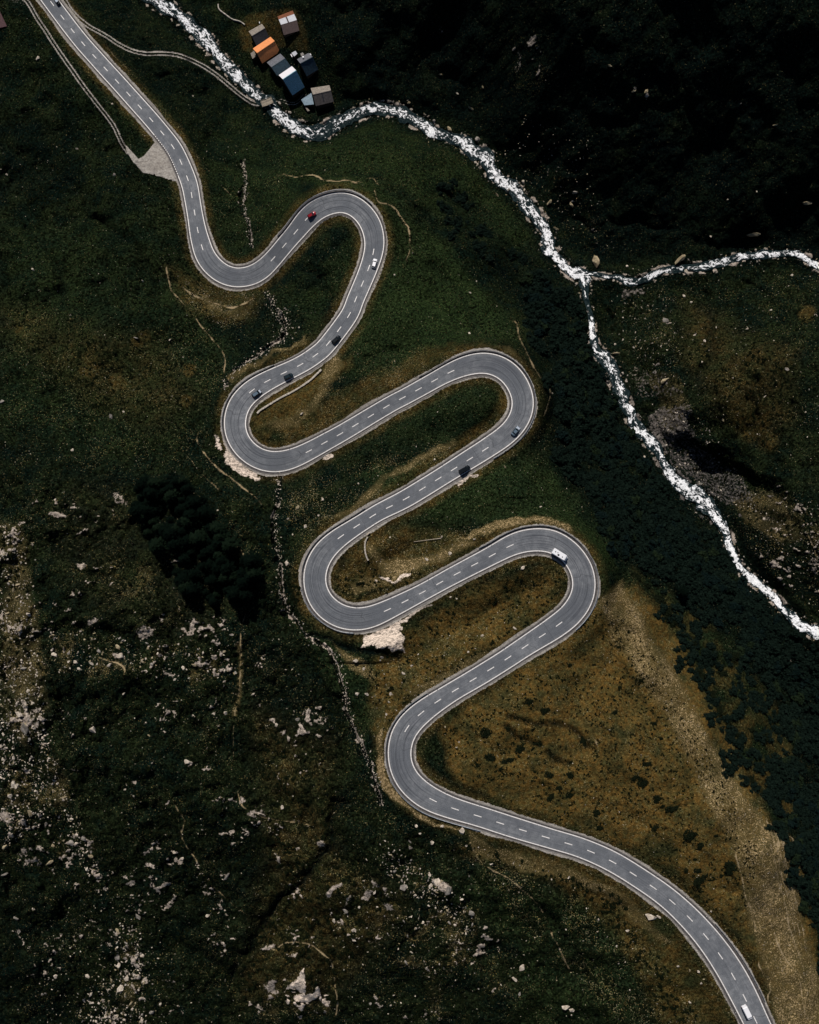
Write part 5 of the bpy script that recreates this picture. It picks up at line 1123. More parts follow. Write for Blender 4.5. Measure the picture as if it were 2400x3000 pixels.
al = merge_clouds("alder_thicket", [(u, v, r, random.uniform(.8, 1.15)) for u, v, r in spots[300:]], ALD, M_ALDER)
tag(al, "dense dark green shrub thicket on the slope between road and stream", "shrubs", kind="stuff")
# single low bushes on the brown meadow and along the pebbly ridge
JS = Z(1600, 2250, 2.156, [(20, 45, 30, 1), (150, 50, 28, 1), (85, 125, 18, 1), (28, 185, 24, 1), (150, 170, 24, 1), (320, 285, 26, 1), (345, 375, 20, 1), (560, 60, 25, .7), (615, 90, 35, 1), (700, 195, 28, 1), (800, 255, 40, .7), (690, 375, 25, .8), (910, 420, 40, 1), (975, 490, 25, .9), (960, 645, 22, 1), (965, 708, 36, 1), (890, 645, 18, 1), (1165, 630, 44, 1.1), (1075, 425, 15, .8), (1010, 680, 14, 1), (1110, 680, 14, 1), (740, 240, 16, .7), (945, 575, 14, .8), (1290, 85, 30, 1.5)]) \
   + Z(800, 1500, 2.156, [(1350, 1390, 38, 1), (1370, 1560, 40, 1), (1510, 1565, 25, 1), (1455, 1585, 25, 1), (1620, 1195, 28, .8), (1710, 1260, 25, 1), (1690, 1470, 40, .9), (1560, 1495, 32, 1), (1480, 1370, 24, .7), (1290, 1600, 14, 1), (555, 450, 26, .5), (1440, 1620, 18, .8)]) \
   + Z(1600, 1500, 2.156, [(575, 410, 24, 1.5), (635, 470, 34, .7), (700, 550, 56, 1), (757, 640, 40, 1.2), (790, 705, 40, .8), (965, 1040, 44, 1.35), (1035, 1155, 40, 1.5), (1085, 1260, 34, 1.3), (1140, 1330, 40, 1), (1230, 1420, 34, 1), (1110, 1020, 40, .8), (1180, 920, 40, .8), (960, 560, 40, .7), (830, 780, 18, .8), (920, 830, 34, .9), (1360, 1440, 44, .9), (1290, 1380, 30, .7), (150, 968, 18, .7), (305, 965, 14, .8), (235, 1450, 26, 1.6), (430, 1190, 14, 1), (465, 1110, 16, .8), (680, 1335, 22, .8), (430, 1270, 22, .8), (720, 1430, 20, .8), (10, 1250, 18, 1), (640, 1590, 26, .9)])
for k, (u, v, r, asp) in enumerate(JS):
    where = "low round dark bush on the brown meadow inside the last bend" if u < 2000 and not (u > 1850 and v < 2100) else "low dark bush along the right edge of the pebbly ridge"
    bush(JUN_M[k % 4], "juniper_bush", u, v, r / 2.156 * 1.0, where, "bush", "low round bushes on the dry meadow", asp, rot=.3, hs=.8)
# upright dark tree standing in the thin thicket, its shadow falling on the grass
def spruce_mesh(r, h, rad, n):
    V = []; F = []
    for _ in range(n):
        t = r.random() ** .75
        zz = h * (.08 + .92 * t); rr = rad * (1 - t) ** .85 + .08
        a = r.uniform(0, 6.28)
        tier = .75 + .25 * math.cos(t * 38)
        q = rr * tier * math.sqrt(r.uniform(.12, 1))
        c = Vector((math.cos(a) * q, math.sin(a) * q, zz))
        out = Vector((math.cos(a), math.sin(a), -.35)).normalized()
        sd = Vector((-math.sin(a), math.cos(a), r.uniform(-.3, .3)))
        s = rad * r.uniform(.13, .24)
        b = len(V)
        V += [c - out * s * .6 - sd * s * .35, c - out * s * .3 + sd * s * .5, c + out * s, c - sd * s * .5]
        F.append((b, b + 1, b + 2, b + 3))
    return V, F
SPR = []
for i in range(4):
    r = random.Random(800 + i)
    Vv, Ff = spruce_mesh(r, 1.0, .30, 520)
    me = bpy.data.meshes.new("crown"); me.from_pydata([v[:] for v in Vv], [], Ff); me.materials.append(M_SPRUCE_B if i == 3 else M_SPRUCE)
    bm = bmesh.new(); bmesh.ops.create_cone(bm, cap_ends=True, segments=8, radius1=.028, radius2=.006, depth=.9, matrix=Matrix.Translation((0, 0, .42)))
    tm = bpy.data.meshes.new("trunk"); bm.to_mesh(tm); bm.free(); tm.materials.append(M_BARK)
    SPR.append((me, tm))
def spruce(u, v, h, label, group):
    me, tm = SPR[random.randrange(4)]
    t = empty("spruce_tree", PG(u, v, -.1), random.uniform(0, 6.28)); t.scale = (h * random.uniform(.9, 1.15), h * random.uniform(.9, 1.15), h)
    link(bpy.data.objects.new("crown", me), t); link(bpy.data.objects.new("trunk", tm), t)
    tag(t, label, "tree", group)
WOOD = [(385, 1405), (545, 1400), (600, 1480), (660, 1560), (748, 1640), (750, 1740), (650, 1770), (560, 1720), (470, 1630), (430, 1540)]
pl = []
while len(pl) < 105:
    u, v = in_poly(WOOD)
    u += random.gauss(0, 9); v += random.gauss(0, 9)
    if all((u - a) ** 2 + (v - b) ** 2 > 17 ** 2 for a, b in pl) or random.random() < .02: pl.append((u, v))
for u, v in pl: spruce(u, v, random.choice([random.uniform(5, 9), random.uniform(9, 14)]), "dark spruce standing in the black spruce wood left of the road bends", "spruces of the small wood")
spruce(1600 + 845 / 2.156, 1500 + 500 / 2.156, 8.0, "lone dark conifer with a long shadow right of the pebbly ridge", None)
# small heath cushions giving the slopes their texture
hs = []
def sow_heath(pts, n, r0, r1):
    for _ in range(n):
        u, v = in_poly(pts)
        if float(fbm(np.array([u / 60]), np.array([v / 60]), 3, 44)[0]) < .42 and random.random() < .75: continue
        if np.min(np.hypot(rc[::5, 0] - u, rc[::5, 1] - v)) < 44 or mask_at(GRAV, u, v) > .15 or mask_at(ROCK, u, v) > .5: continue
        hs.append((u, v, random.uniform(r0, r1), random.uniform(.5, 1.0)))
sow_heath(D([(0, 1000), (560, 1040), (700, 1400), (780, 1700), (1000, 1780), (1300, 1880), (1480, 2156), (0, 2156)]), 9000, 3, 9)
sow_heath(D([(0, 420), (380, 420), (470, 760), (440, 1000), (0, 1000)]), 3200, 2.5, 6)
sow_heath(D([(930, 1545), (1170, 1350), (1270, 1250), (1400, 1400), (1600, 1800), (1560, 1960), (1330, 1790), (960, 1640)]), 2600, 2, 5)
sow_heath(D([(560, 300), (1050, 350), (1150, 600), (1180, 950), (1000, 740), (860, 560)]), 1500, 2.5, 5)
sow_heath(D([(1250, 600), (1725, 560), (1725, 1300), (1500, 1050), (1350, 850)]), 2600, 2.5, 6)
sow_heath(D([(0, 0), (250, 150), (420, 420), (0, 420)]), 900, 2.5, 5)
sow_heath(D([(600, 1200), (1200, 1200), (1150, 1320), (820, 1550), (700, 1350)]), 900, 2.5, 6)
hm = merge_clouds("heath_cushions", hs, HEA, M_HEATH)
tag(hm, "low dark dwarf shrubs covering the slopes", "dwarf shrubs", kind="stuff")

# ------------------------------------------------------------------ roadside: guardrails, posts, walls, pole
M_STEEL = simple_mat("galvanised_steel", (.34, .36, .38), .45, .2, 2.0, .6, .4)
M_DARKPOST = simple_mat("dark_post", (.03, .03, .035), .6)
M_WHITEP = simple_mat("white_plastic", (.75, .75, .74), .5, .05)
M_CONC = simple_mat("concrete", (.36, .33, .30), .9, .3, 1.2)
M_STONEW = simple_mat("wall_stone", (.42, .37, .31), .9, .35, 2.0)
M_WOODP = simple_mat("weathered_wood", (.30, .25, .19), .9, .35, 3.0)
bm = bmesh.new(); bmesh.ops.create_cube(bm, size=1, matrix=Matrix.Translation((0, 0, .45)) @ Matrix.Diagonal((.10, .14, .95, 1)))
bmesh.ops.bevel(bm, geom=[e for e in bm.edges], offset=.015, affect='EDGES')
RAILPOST = bpy.data.meshes.new("post"); bm.to_mesh(RAILPOST); bm.free(); RAILPOST.materials.append(M_STEEL)
def guardrail(sa, sb, side, off, label, top=.82, tall=.55):
    """W-profile beam on posts along the road from sa to sb (metres of road)"""
    ss = np.arange(sa, sb, 1.0)
    if len(ss) < 3: return
    prof = [(-.03, top), (.05, top - .06), (.05, top - .16), (-.01, top - tall * .5), (.05, top - tall + .16), (.05, top - tall + .06), (-.03, top - tall), (-.07, top - tall), (-.04, top - tall * .5), (-.07, top)]
    def frame(s):
        c = np.array([np.interp(s, RS, RW[:, k]) for k in range(3)]); nr = np.array([np.interp(s, RS, RN[:, k]) for k in range(3)]) * side
        return c + nr * (float(np.interp(s, RS, RH)) + off), nr
    o0, _ = frame((sa + sb) / 2)
    t = empty("guardrail", tuple(o0))
    V = []; F = []; k = len(prof)
    for i, s in enumerate(ss):
        c, nr = frame(s)
        dip = 0 if 2 < i < len(ss) - 3 else -.25 * (3 - min(i, len(ss) - 1 - i)) / 3
        for a, b in prof: V.append(c - nr * a * 1.0 + np.array([0, 0, b + dip]) - o0)
    for i in range(len(ss) - 1):
        for j in range(k): F.append((i * k + j, i * k + (j + 1) % k, (i + 1) * k + (j + 1) % k, (i + 1) * k + j))
    mesh_obj("beam", V, F, M_STEEL, t)
    for s in np.arange(sa + 1, sb - 1, 2.6):
        c, nr = frame(s); c = c + nr * .12
        p = bpy.data.objects.new("post", RAILPOST); p.location = Vector(tuple(c - o0)); p.rotation_euler = (0, 0, math.atan2(nr[1], nr[0])); link(p, t)
    tag(t, label, "guardrail")
guardrail(s_at(835, 712), s_at(1085, 610), -1, 1.05, "steel guardrail round the outside of the hairpin with the red car", 1.05, .75)
guardrail(s_at(820, 1100), s_at(660, 1270), 1, .95, "steel guardrail round the left hairpin above the white rock slope")
guardrail(s_at(1240, 1130), s_at(1340, 1375) - 14, -1, 1.0, "steel guardrail round the right hairpin with the blue grey car")
guardrail(s_at(1085, 1512), s_at(905, 1680), 1, .95, "steel guardrail round the left hairpin beside the stony creek")
guardrail(s_at(1420, 1640), s_at(1660, 1820), -1, 1.25, "steel guardrail round the hairpin with the camper van")
guardrail(s_at(905, 1720), s_at(1040, 1800), 1, 1.15, "low steel guardrail above the white rock outcrop")
guardrail(s_at(1270, 2062), s_at(1175, 2240), 1, .95, "steel guardrail round the upper half of the last left bend")
guardrail(s_at(1180, 2260), s_at(1425, 2400), 1, 1.2, "steel guardrail running out below the last left bend")
guardrail(s_at(2060, 2735), s_at(2200, 2960), -1, 1.35, "thin steel guardrail along the right side of the lowest straight")
# delineator posts
t0 = empty("delineator_post", (0, 0, 0))
bm = bmesh.new(); bmesh.ops.create_cube(bm, size=1, matrix=Matrix.Translation((0, 0, .5)) @ Matrix.Diagonal((.13, .13, 1.0, 1))); bmesh.ops.bevel(bm, geom=list(bm.edges), offset=.02, affect='EDGES')
me = bpy.data.meshes.new("shaft"); bm.to_mesh(me); bm.free(); me.materials.append(M_DARKPOST); link(bpy.data.objects.new("shaft", me), t0)
bm = bmesh.new(); bmesh.ops.create_cube(bm, size=1, matrix=Matrix.Translation((0, 0, .82)) @ Matrix.Diagonal((.15, .15, .22, 1)))
me = bpy.data.meshes.new("reflector_band"); bm.to_mesh(me); bm.free(); me.materials.append(M_WHITEP); link(bpy.data.objects.new("reflector_band", me), t0)
POSTS = Z(520, 540, 4.3125, [(630, 1010), (970, 972), (325, 408), (115, 378), (1090, 1210), (1325, 580)]) + Z(820, 540, 4.3125, [(1180, 298), (405, 540), (925, 1215)]) + Z(620, 1000, 4.3125, [(1187, 110), (640, 1330), (985, 1340), (1430, 1160), (185, 1215), (830, 310)]) \
    + Z(1260, 1000, 4.3125, [(1012, 845), (725, 1215), (170, 1560), (962, 620), (1265, 1025)]) + Z(860, 1480, 4.3125, [(468, 720), (797, 1278), (1240, 1163), (713, 1580), (1440, 0), (1705, 928)]) \
    + Z(1400, 1500, 4.3125, [(1180, 822), (1055, 1195), (793, 1430), (345, 1720), (560, 563), (120, 710), (175, 405), (1495, 940)]) + Z(1100, 2000, 4.3125, [(775, 72), (668, 140), (1000, 235), (645, 1247), (885, 1395), (1300, 1560), (803, 1670), (375, 350)]) + Z(1880, 2500, 4.3125, [(188, 265), (550, 550), (805, 795), (270, 685), (1235, 1975)]) \
    + Z(0, 0, 8.625, [(1195, 250)])
first = True
for u, v in POSTS:
    i = near(u, v); off = np.dot(np.array(P(u, v, rz[i])) - RW[i], RN[i]); sgn = 1 if off > 0 else -1
    t = t0 if first else copy_tree(t0)
    first = False
    t.location = Vector(tuple(RW[i] + RN[i] * sgn * (RH[i] + .85)))
    tag(t, "thin dark delineator post at the edge of the road", "road post", "delineator posts along the road")
# guard stones along the outer edge beside the white car
STN = Z(820, 540, 4.3125, [(1250, 330), (1280, 385), (1300, 440), (1320, 490), (1340, 550), (1352, 610), (1358, 670), (1360, 735), (1352, 800), (1340, 850), (1325, 900), (1312, 950), (1298, 1000), (1282, 1050), (1262, 1095), (1248, 1140), (1236, 1180), (1220, 1222), (1205, 1260), (1190, 1300), (1176, 1340), (1160, 1380), (1130, 1450), (1115, 1490), (1098, 1530), (1080, 1570)])
for u, v in STN:
    i = near(u, v)
    o = boulder(u, v, 5.0, "pale guard stone in the row along the road beside the white car", "row of guard stones", .55, rot=math.atan2(RT[i][1], RT[i][0]), var=PALE, zscale=1.2)
    o.name = "guard_stone"; o["category"] = "guard stone"
    o.location = Vector(tuple(RW[i] - RN[i] * (RH[i] + 1.55))) + Vector((0, 0, .15))
def wall_strip(name, pts, width, height, mat, label, cat, parent=None):
    c = resample(crv(pts, 3.0), 4.0)
    W = [PG(u, v) for u, v in c]
    o0 = W[len(W) // 2].copy(); V = []; F = []
    for i, p in enumerate(W):
        d = (W[min(i + 1, len(W) - 1)] - W[max(i - 1, 0)]); d.z = 0; d.normalize(); nr = Vector((-d.y, d.x, 0))
        w = width * random.uniform(.42, .58); h = height * random.uniform(.88, 1.1)
        for a, b in ((-1, -.4), (-1, h - .08), (-.75, h), (.75, h), (1, h - .08), (1, -.4)): V.append(p + nr * w * a + Vector((0, 0, b)) - o0)
    for i in range(len(W) - 1):
        for j in range(5): F.append((i * 6 + j, (i + 1) * 6 + j, (i + 1) * 6 + j + 1, i * 6 + j + 1))
    F += [(0, 1, 2, 3, 4, 5), tuple((len(W) - 1) * 6 + j for j in (5, 4, 3, 2, 1, 0))]
    o = mesh_obj(name, V, F, mat, parent); o.location = o0
    bm = bmesh.new(); bm.from_mesh(o.data); bmesh.ops.recalc_face_normals(bm, faces=bm.faces); bm.to_mesh(o.data); bm.free()
    return tag(o, label, cat)
wall_strip("stone_wall", Z(620, 1000, 4.3125, [(583, 912), (620, 875), (740, 800), (880, 715), (1000, 655), (1120, 585), (1250, 495), (1330, 420), (1395, 358)]), .75, 1.1, M_STONEW, "long low pale stone wall curving inside the third bend", "wall")
bw = empty("block_wall", PG(1071, 1605)); tag(bw, "short curved wall of pale blocks inside the fifth bend", "wall")
BL = Z(860, 1480, 4.3125, [(940, 400), (922, 428), (910, 460), (904, 495), (904, 530), (906, 565), (910, 600), (920, 635), (930, 668), (948, 700)])
for (u0, v0), (u1, v1) in zip(BL[:-1], BL[1:]):
    a, b = PG(u0, v0), PG(u1, v1); d = b - a; L = d.length * .88
    bm = bmesh.new(); bmesh.ops.create_cube(bm, size=1, matrix=Matrix.Diagonal((L, .55, 1.3, 1))); bmesh.ops.bevel(bm, geom=list(bm.edges), offset=.05, affect='EDGES')
    me = bpy.data.meshes.new("block"); bm.to_mesh(me); bm.free(); me.materials.append(M_STONEW)
    o = link(bpy.data.objects.new("block", me), bw); o.location = (a + b) / 2 + Vector((0, 0, .35)) - bw.location; o.rotation_euler = (0, 0, math.atan2(d.y, d.x))
a, b = PG(800 + 890 / 2.156, 1500 + 188 / 2.156, .25), PG(800 + 1062 / 2.156, 1500 + 166 / 2.156, .25)
bm = bmesh.new(); bmesh.ops.create_cone(bm, cap_ends=True, segments=10, radius1=.10, radius2=.19, depth=(b - a).length, matrix=Matrix.Translation((a + b) / 2) @ (b - a).to_track_quat('Z', 'Y').to_matrix().to_4x4())
me = bpy.data.meshes.new("fallen_pole"); bm.to_mesh(me); bm.free(); me.materials.append(M_WOODP)
tag(link(bpy.data.objects.new("fallen_pole", me)), "long pale pole lying in the grass inside the fifth bend", "pole")
boulder(800 + 1066 / 2.156, 1500 + 156 / 2.156, 9, "small white stone at the end of the fallen pole", "single boulders on the slopes", .9, var=PALE)
wall_strip("stone_wall", Z(0, 0, 2.156, [(1380, 30), (1385, 60), (1420, 90), (1470, 125), (1520, 140), (1550, 162)]), .5, .7, M_STONEW, "thin winding dry stone wall on the dark slope above the hamlet", "wall")

# ------------------------------------------------------------------ hamlet
HZ = lambda p: (700 + p[0] / 5.390625, 20 + p[1] / 5.390625)
def sheet_mat(name, col, var, rough=.6, metallic=0.0, ribs=0.0, sc=1.5, spot=None):
    n = NT(name)
    p = n.obj()
    f = n.noise(p, sc, 4, .65); g = n.noise(p, 6.0, 2, .6)
    c = n.mix(n.ss(f, .3, .7), tuple(x * (1 - var) for x in col), tuple(min(1, x * (1 + var)) for x in col))
    c = n.mix(n.ss(g, .3, .8, 0, .35), c, tuple(x * .45 for x in col))
    if spot: c = n.mix(n.ss(n.noise(p, .9, 4, .7), .50, .62), c, spot)
    n.base(c); n.rough(rough); n.b.inputs['Metallic'].default_value = metallic; n.spec(.3)
    n.bump(g, .35, .05)
    return n.m
M_ORANGE = sheet_mat("orange_tile", (.80, .29, .10), .14, .85)
M_RUST = sheet_mat("rusty_sheet", (.22, .075, .032), .35, .85)
M_RUSTD = sheet_mat("dark_brown_sheet", (.055, .034, .032), .3, .8)
M_WHITEM = sheet_mat("white_sheet", (.78, .74, .76), .06, .5)
M_WHITER = sheet_mat("whitewashed_sheet", (.55, .55, .58), .12, .6)
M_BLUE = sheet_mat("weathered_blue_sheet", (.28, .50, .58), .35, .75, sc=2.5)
M_SLATE_SHADE = sheet_mat("shaded_slate", (.022, .046, .066), .35, .6)  # slate darkened and blued, carries the shade of the sun-averted slope
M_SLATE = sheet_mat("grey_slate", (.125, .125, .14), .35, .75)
M_SHINGLE_SHADE = sheet_mat("shaded_shingle", (.024, .026, .032), .35, .75)  # darker copy for the slope away from the sun, shade in its colour
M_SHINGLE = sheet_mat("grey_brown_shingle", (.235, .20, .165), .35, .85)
M_BARN_SHADE = sheet_mat("shaded_barn_shingle", (.085, .074, .070), .35, .85)  # same shingle darkened, shade of the barn's far slope mixed in
M_LBLUE = sheet_mat("pale_blue_sheet", (.22, .30, .36), .2, .6)
M_RED = sheet_mat("dull_red_sheet", (.065, .022, .025), .35, .7)
M_WALLW = simple_mat("dark_larch_wall", (.05, .035, .025), .9, .4, 3.0)
M_WALLS = simple_mat("rubble_wall", (.22, .20, .18), .95, .4, 2.0)
def panel(name, q, th, mat, parent, org):
    """roof slope of four corner points with real thickness"""
    a, b, c, d = q
    n = (b - a).cross(d - a).normalized()
    if n.z < 0: n = -n
    V = [p - org for p in q] + [p - org - n * th for p in q]
    F = [(0, 1, 2, 3), (7, 6, 5, 4), (0, 4, 5, 1), (1, 5, 6, 2), (2, 6, 7, 3), (3, 7, 4, 0)]
    o = mesh_obj(name, V, F, mat, parent)
    bm = bmesh.new(); bm.from_mesh(o.data); bmesh.ops.recalc_face_normals(bm, faces=bm.faces); bm.to_mesh(o.data); bm.free()
    return o
def house(name, L, Rr, Dk, he, hd, m_lit, m_dark, label, zb=None, raw=False, chimney=None, skylight=None, strip=None, wallmat=None):
    f = (lambda p: p) if raw else HZ
    pts = [f(p) for p in L + Rr + Dk]
    cu = sum(p[0] for p in pts) / 6; cv = sum(p[1] for p in pts) / 6
    zb = min(ground(*f(p)) for p in Dk + L) + .2 if zb is None else zb
    a, b = (P(*f(p), zb + he) for p in L)
    e, g = (P(*f(p), zb + hd) for p in Dk)
    # ridge height such that it stands midway between the eaves
    best = None
    for hr in np.arange(max(he, hd) + .3, max(he, hd) + 7, .05):
        c, d = (P(*f(p), zb + hr) for p in Rr)
        m = (c + d) / 2; lo = (a + b) / 2; hi = (e + g) / 2; ax = hi - lo; ax.z = 0
        t = (m - lo).dot(ax) / ax.length_squared
        if best is None or abs(t - .5) < best[0]: best = (abs(t - .5), hr)
    hr = best[1]; c, d = (P(*f(p), zb + hr) for p in Rr)
    org = P(cu, cv, zb)
    t = empty(name, org)
    tag(t, label, "house" if name != "barn" else "barn")
    ins = .35
    # walls, a little inside the eaves, as one closed body with gable ends
    ctr = (a + b + e + g) / 4
    def inn(p, k=.90): q = ctr + (p - ctr) * k; return q
    A, B, Eb, G = inn(a), inn(b), inn(e), inn(g)
    C = (A + Eb) / 2; Dd = (B + G) / 2
    V = []
    for p, top in ((A, zb + he), (B, zb + he), (G, zb + hd), (Eb, zb + hd)):
        V.append(Vector((p.x, p.y, zb - 1.2)) - org); V.append(Vector((p.x, p.y, top - .05)) - org)
    V += [Vector((C.x, C.y, hr + zb - .35)) - org, Vector((Dd.x, Dd.y, hr + zb - .35)) - org]
    F = [(0, 1, 3, 2), (4, 5, 7, 6), (2, 3, 9, 5, 4), (6, 7, 8, 1, 0), (1, 8, 9, 3), (7, 5, 9, 8)]
    w = mesh_obj("wall", V, F, wallmat or M_WALLW, t)
    bm = bmesh.new(); bm.from_mesh(w.data); bmesh.ops.recalc_face_normals(bm, faces=bm.faces); bm.to_mesh(w.data); bm.free()
    up = Vector((0, 0, .12))
    if strip is None: rp = panel("roof_slope", [a + up, b + up, d + up, c + up], .14, m_lit, t, org)
    else:
        k, m2 = strip
        a2, b2 = a.lerp(c, k), b.lerp(d, k)
        panel("roof_slope", [a + up, b + up, b2 + up, a2 + up], .14, m2, t, org)
        x0, x1 = .44, .52
        panel("roof_sheet", [a2 + up, a2.lerp(b2, x0) + up, c.lerp(d, x0) + up, c + up], .14, m_lit, t, org)
        panel("roof_sheet", [a2.lerp(b2, x1) + up, b2 + up, d + up, c.lerp(d, x1) + up], .14, m_lit, t, org)
        panel("roof_slope", [a2.lerp(b2, x0 + .002) + up * .7, a2.lerp(b2, x1 - .002) + up * .7, c.lerp(d, x1 - .002) + up * .7, c.lerp(d, x0 + .002) + up * .7], .12, M_RUSTD, t, org)
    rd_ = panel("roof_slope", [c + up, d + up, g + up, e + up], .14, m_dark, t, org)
    # ridge cap
    dr = (d - c); L_ = dr.length
    bm = bmesh.new(); bmesh.ops.create_cube(bm, size=1, matrix=Matrix.Translation((c + d) / 2 - org + Vector((0, 0, .11))) @ dr.to_track_quat('X', 'Z').to_matrix().to_4x4() @ Matrix.Diagonal((L_, .3, .08, 1)))
    me = bpy.data.meshes.new("ridge_cap"); bm.to_mesh(me); bm.free(); me.materials.append(m_dark); link(bpy.data.objects.new("ridge_cap", me), t)
    if chimney:
        q = a.lerp(b, chimney[0]).lerp(c.lerp(d, chimney[0]), chimney[1])
        bm = bmesh.new(); bmesh.ops.create_cube(bm, size=1, matrix=Matrix.Translation(q - org + Vector((0, 0, .6))) @ Matrix.Diagonal((.75, .75, 1.7, 1)))
        me = bpy.data.meshes.new("chimney"); bm.to_mesh(me); bm.free(); me.materials.append(M_WHITEP); ch = link(bpy.data.objects.new("chimney", me), t)
    if skylight:
        s0, s1, k0, k1 = skylight
        q = [c.lerp(d, s0).lerp(e.lerp(g, s0), k0), c.lerp(d, s1).lerp(e.lerp(g, s1), k0), c.lerp(d, s1).lerp(e.lerp(g, s1), k1), c.lerp(d, s0).lerp(e.lerp(g, s0), k1)]
        panel("roof_slit", [p + Vector((0, 0, .165)) for p in q], .05, M_DARKPOST, t, org)
    # a door and two windows on the sunny long wall
    dv = (B - A).normalized(); nv_ = Vector((dv.y, -dv.x, 0)); nv_ = nv_ if (nv_.dot(A - C) > 0) else -nv_
    for nm, pos, wd_, hh, z0, mt in (("door", .5, 1.0, 2.0, .1, M_WOODP), ("window", .25, .8, .9, 1.1, M_DARKPOST), ("window", .75, .8, .9, 1.1, M_DARKPOST)):
        q = A.lerp(B, pos) - org; q.z = z0 + hh / 2
        bm = bmesh.new(); bmesh.ops.create_cube(bm, size=1, matrix=Matrix.Translation(q + nv_ * .02) @ dv.to_track_quat('X', 'Z').to_matrix().to_4x4() @ Matrix.Diagonal((wd_, .1, hh, 1)))
        me = bpy.data.meshes.new(nm); bm.to_mesh(me); bm.free(); me.materials.append(mt); link(bpy.data.objects.new(nm, me), t)
    return t
house("barn", [(610, 155), (850, 60)], [(668, 290), (918, 215)], [(710, 450), (955, 380)], 3.2, 3.0, M_WHITER, M_RUSTD, "barn with a rusty and white patched roof, highest in the hamlet", strip=(.36, M_RUST))
house("house", [(155, 390), (365, 270)], [(210, 465), (415, 340)], [(290, 640), (490, 500)], 3.0, 3.0, M_SHINGLE, M_SHINGLE_SHADE, "small house with a grey brown roof behind the orange roofed one")
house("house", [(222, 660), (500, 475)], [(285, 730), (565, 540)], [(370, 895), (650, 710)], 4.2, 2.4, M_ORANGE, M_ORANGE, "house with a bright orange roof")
house("house", [(443, 880), (655, 740)], [(515, 955), (730, 815)], [(605, 1090), (825, 945)], 3.3, 3.3, M_SLATE, M_SLATE_SHADE, "house with a grey slate roof between the orange and the white roofs")
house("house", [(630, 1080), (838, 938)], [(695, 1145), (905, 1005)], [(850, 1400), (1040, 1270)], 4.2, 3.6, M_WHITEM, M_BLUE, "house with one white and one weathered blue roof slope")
house("house", [(920, 830), (1100, 730)], [(970, 895), (1165, 790)], [(1075, 1100), (1258, 990)], 3.2, 3.0, M_SLATE, M_SLATE_SHADE, "slate roofed house with a white chimney", chimney=(.42, .45))
house("barn", [(1135, 1285), (1430, 1240)], [(1170, 1390), (1455, 1325)], [(1215, 1570), (1500, 1500)], 3.6, 3.6, M_SHINGLE, M_BARN_SHADE, "wide barn with a brown shingle roof beside the stream", skylight=(.455, .52, .08, .80))
house("house", [(-85, 18), (-18, -16)], [(-74, 48), (2, 38)], [(-62, 96), (21, 77)], 3.2, 3.2, M_RED, M_RED, "house with a dull red roof cut by the left picture edge", raw=True)
def lean_to(name, corners, hs_, mat, label, cat="shed"):
    zb = min(ground(*HZ(p)) for p in corners) + .2
    q = [P(*HZ(p), zb + h) for p, h in zip(corners, hs_)]
    org = (q[0] + q[1] + q[2] + q[3]) / 4; org.z = zb
    t = empty(name, org); tag(t, label, cat)
    panel("roof", q, .14, mat, t, org)
    ctr = sum(q, Vector()) / 4; V = []; F = []
    for p in q:
        r_ = ctr + (p - ctr) * .93
        V.append(Vector((r_.x, r_.y, zb - 1)) - org); V.append(Vector((r_.x, r_.y, r_.z - .2)) - org)
    for i in range(4): F.append((2 * i, 2 * i + 1, (2 * i + 3) % 8, (2 * i + 2) % 8))
    F.append((1, 3, 5, 7))
    w = mesh_obj("wall", V, F, M_WALLW, t)
    bm = bmesh.new(); bm.from_mesh(w.data); bmesh.ops.recalc_face_normals(bm, faces=bm.faces); bm.to_mesh(w.data); bm.free()
    return t
lean_to("shed", [(985, 1465), (1145, 1360), (1185, 1540), (1035, 1555)], [2.6, 3.2, 3.0, 2.4], M_LBLUE, "shed with a pale blue lean-to roof beside the brown barn")
lean_to("shed", [(183, 735), (240, 690), (275, 775), (215, 822)], [2.2, 2.6, 2.6, 2.2], M_SHINGLE, "little grey brown shed left of the orange roof")
lean_to("shed", [(830, 728), (895, 694), (925, 740), (872, 784)], [2.0, 2.1, 2.0, 1.9], M_WHITER, "tiny shed with a whitish flat roof above the house with the white chimney")
lean_to("shed", [(1042, 1578), (1075, 1590), (1122, 1640), (1085, 1650)], [1.6, 1.6, 1.5, 1.5], M_SHINGLE, "low narrow shed below the pale blue lean-to roof")
# white boards and stone terrace by the house with the white chimney
def slab(name, zpts, h, mat, label, cat):
    zb = ground(*HZ(zpts[0]))
    q = [P(*HZ(p), zb + h) for p in zpts]; org = q[0].copy(); org.z = zb
    V = [p - org for p in q] + [Vector((p.x, p.y, zb - .4)) - org for p in q]; k = len(q)
    F = [tuple(range(k)), tuple(range(2 * k - 1, k - 1, -1))] + [(i, i + k, (i + 1) % k + k, (i + 1) % k) for i in range(k)]
    o = mesh_obj(name, V, F, mat); o.location = org
    bm = bmesh.new(); bm.from_mesh(o.data); bmesh.ops.recalc_face_normals(bm, faces=bm.faces); bmesh.ops.bevel(bm, geom=list(bm.edges), offset=.04, affect='EDGES'); bm.to_mesh(o.data); bm.free()
    return tag(o, label, cat)
slab("board_stack", [(812, 748), (826, 742), (850, 785), (836, 794)], .5, M_WHITEM, "stack of white boards beside the tiny whitish shed", "boards")
slab("board_stack", [(1112, 742), (1130, 735), (1146, 756), (1128, 766)], .6, M_WHITEM, "white board stack at the upper end of the roof with the white chimney", "boards")
slab("stone_terrace", [(972, 735), (1030, 705), (1062, 735), (985, 782)], .35, M_WALLS, "small stone terrace at the back of the house with the white chimney", "terrace")
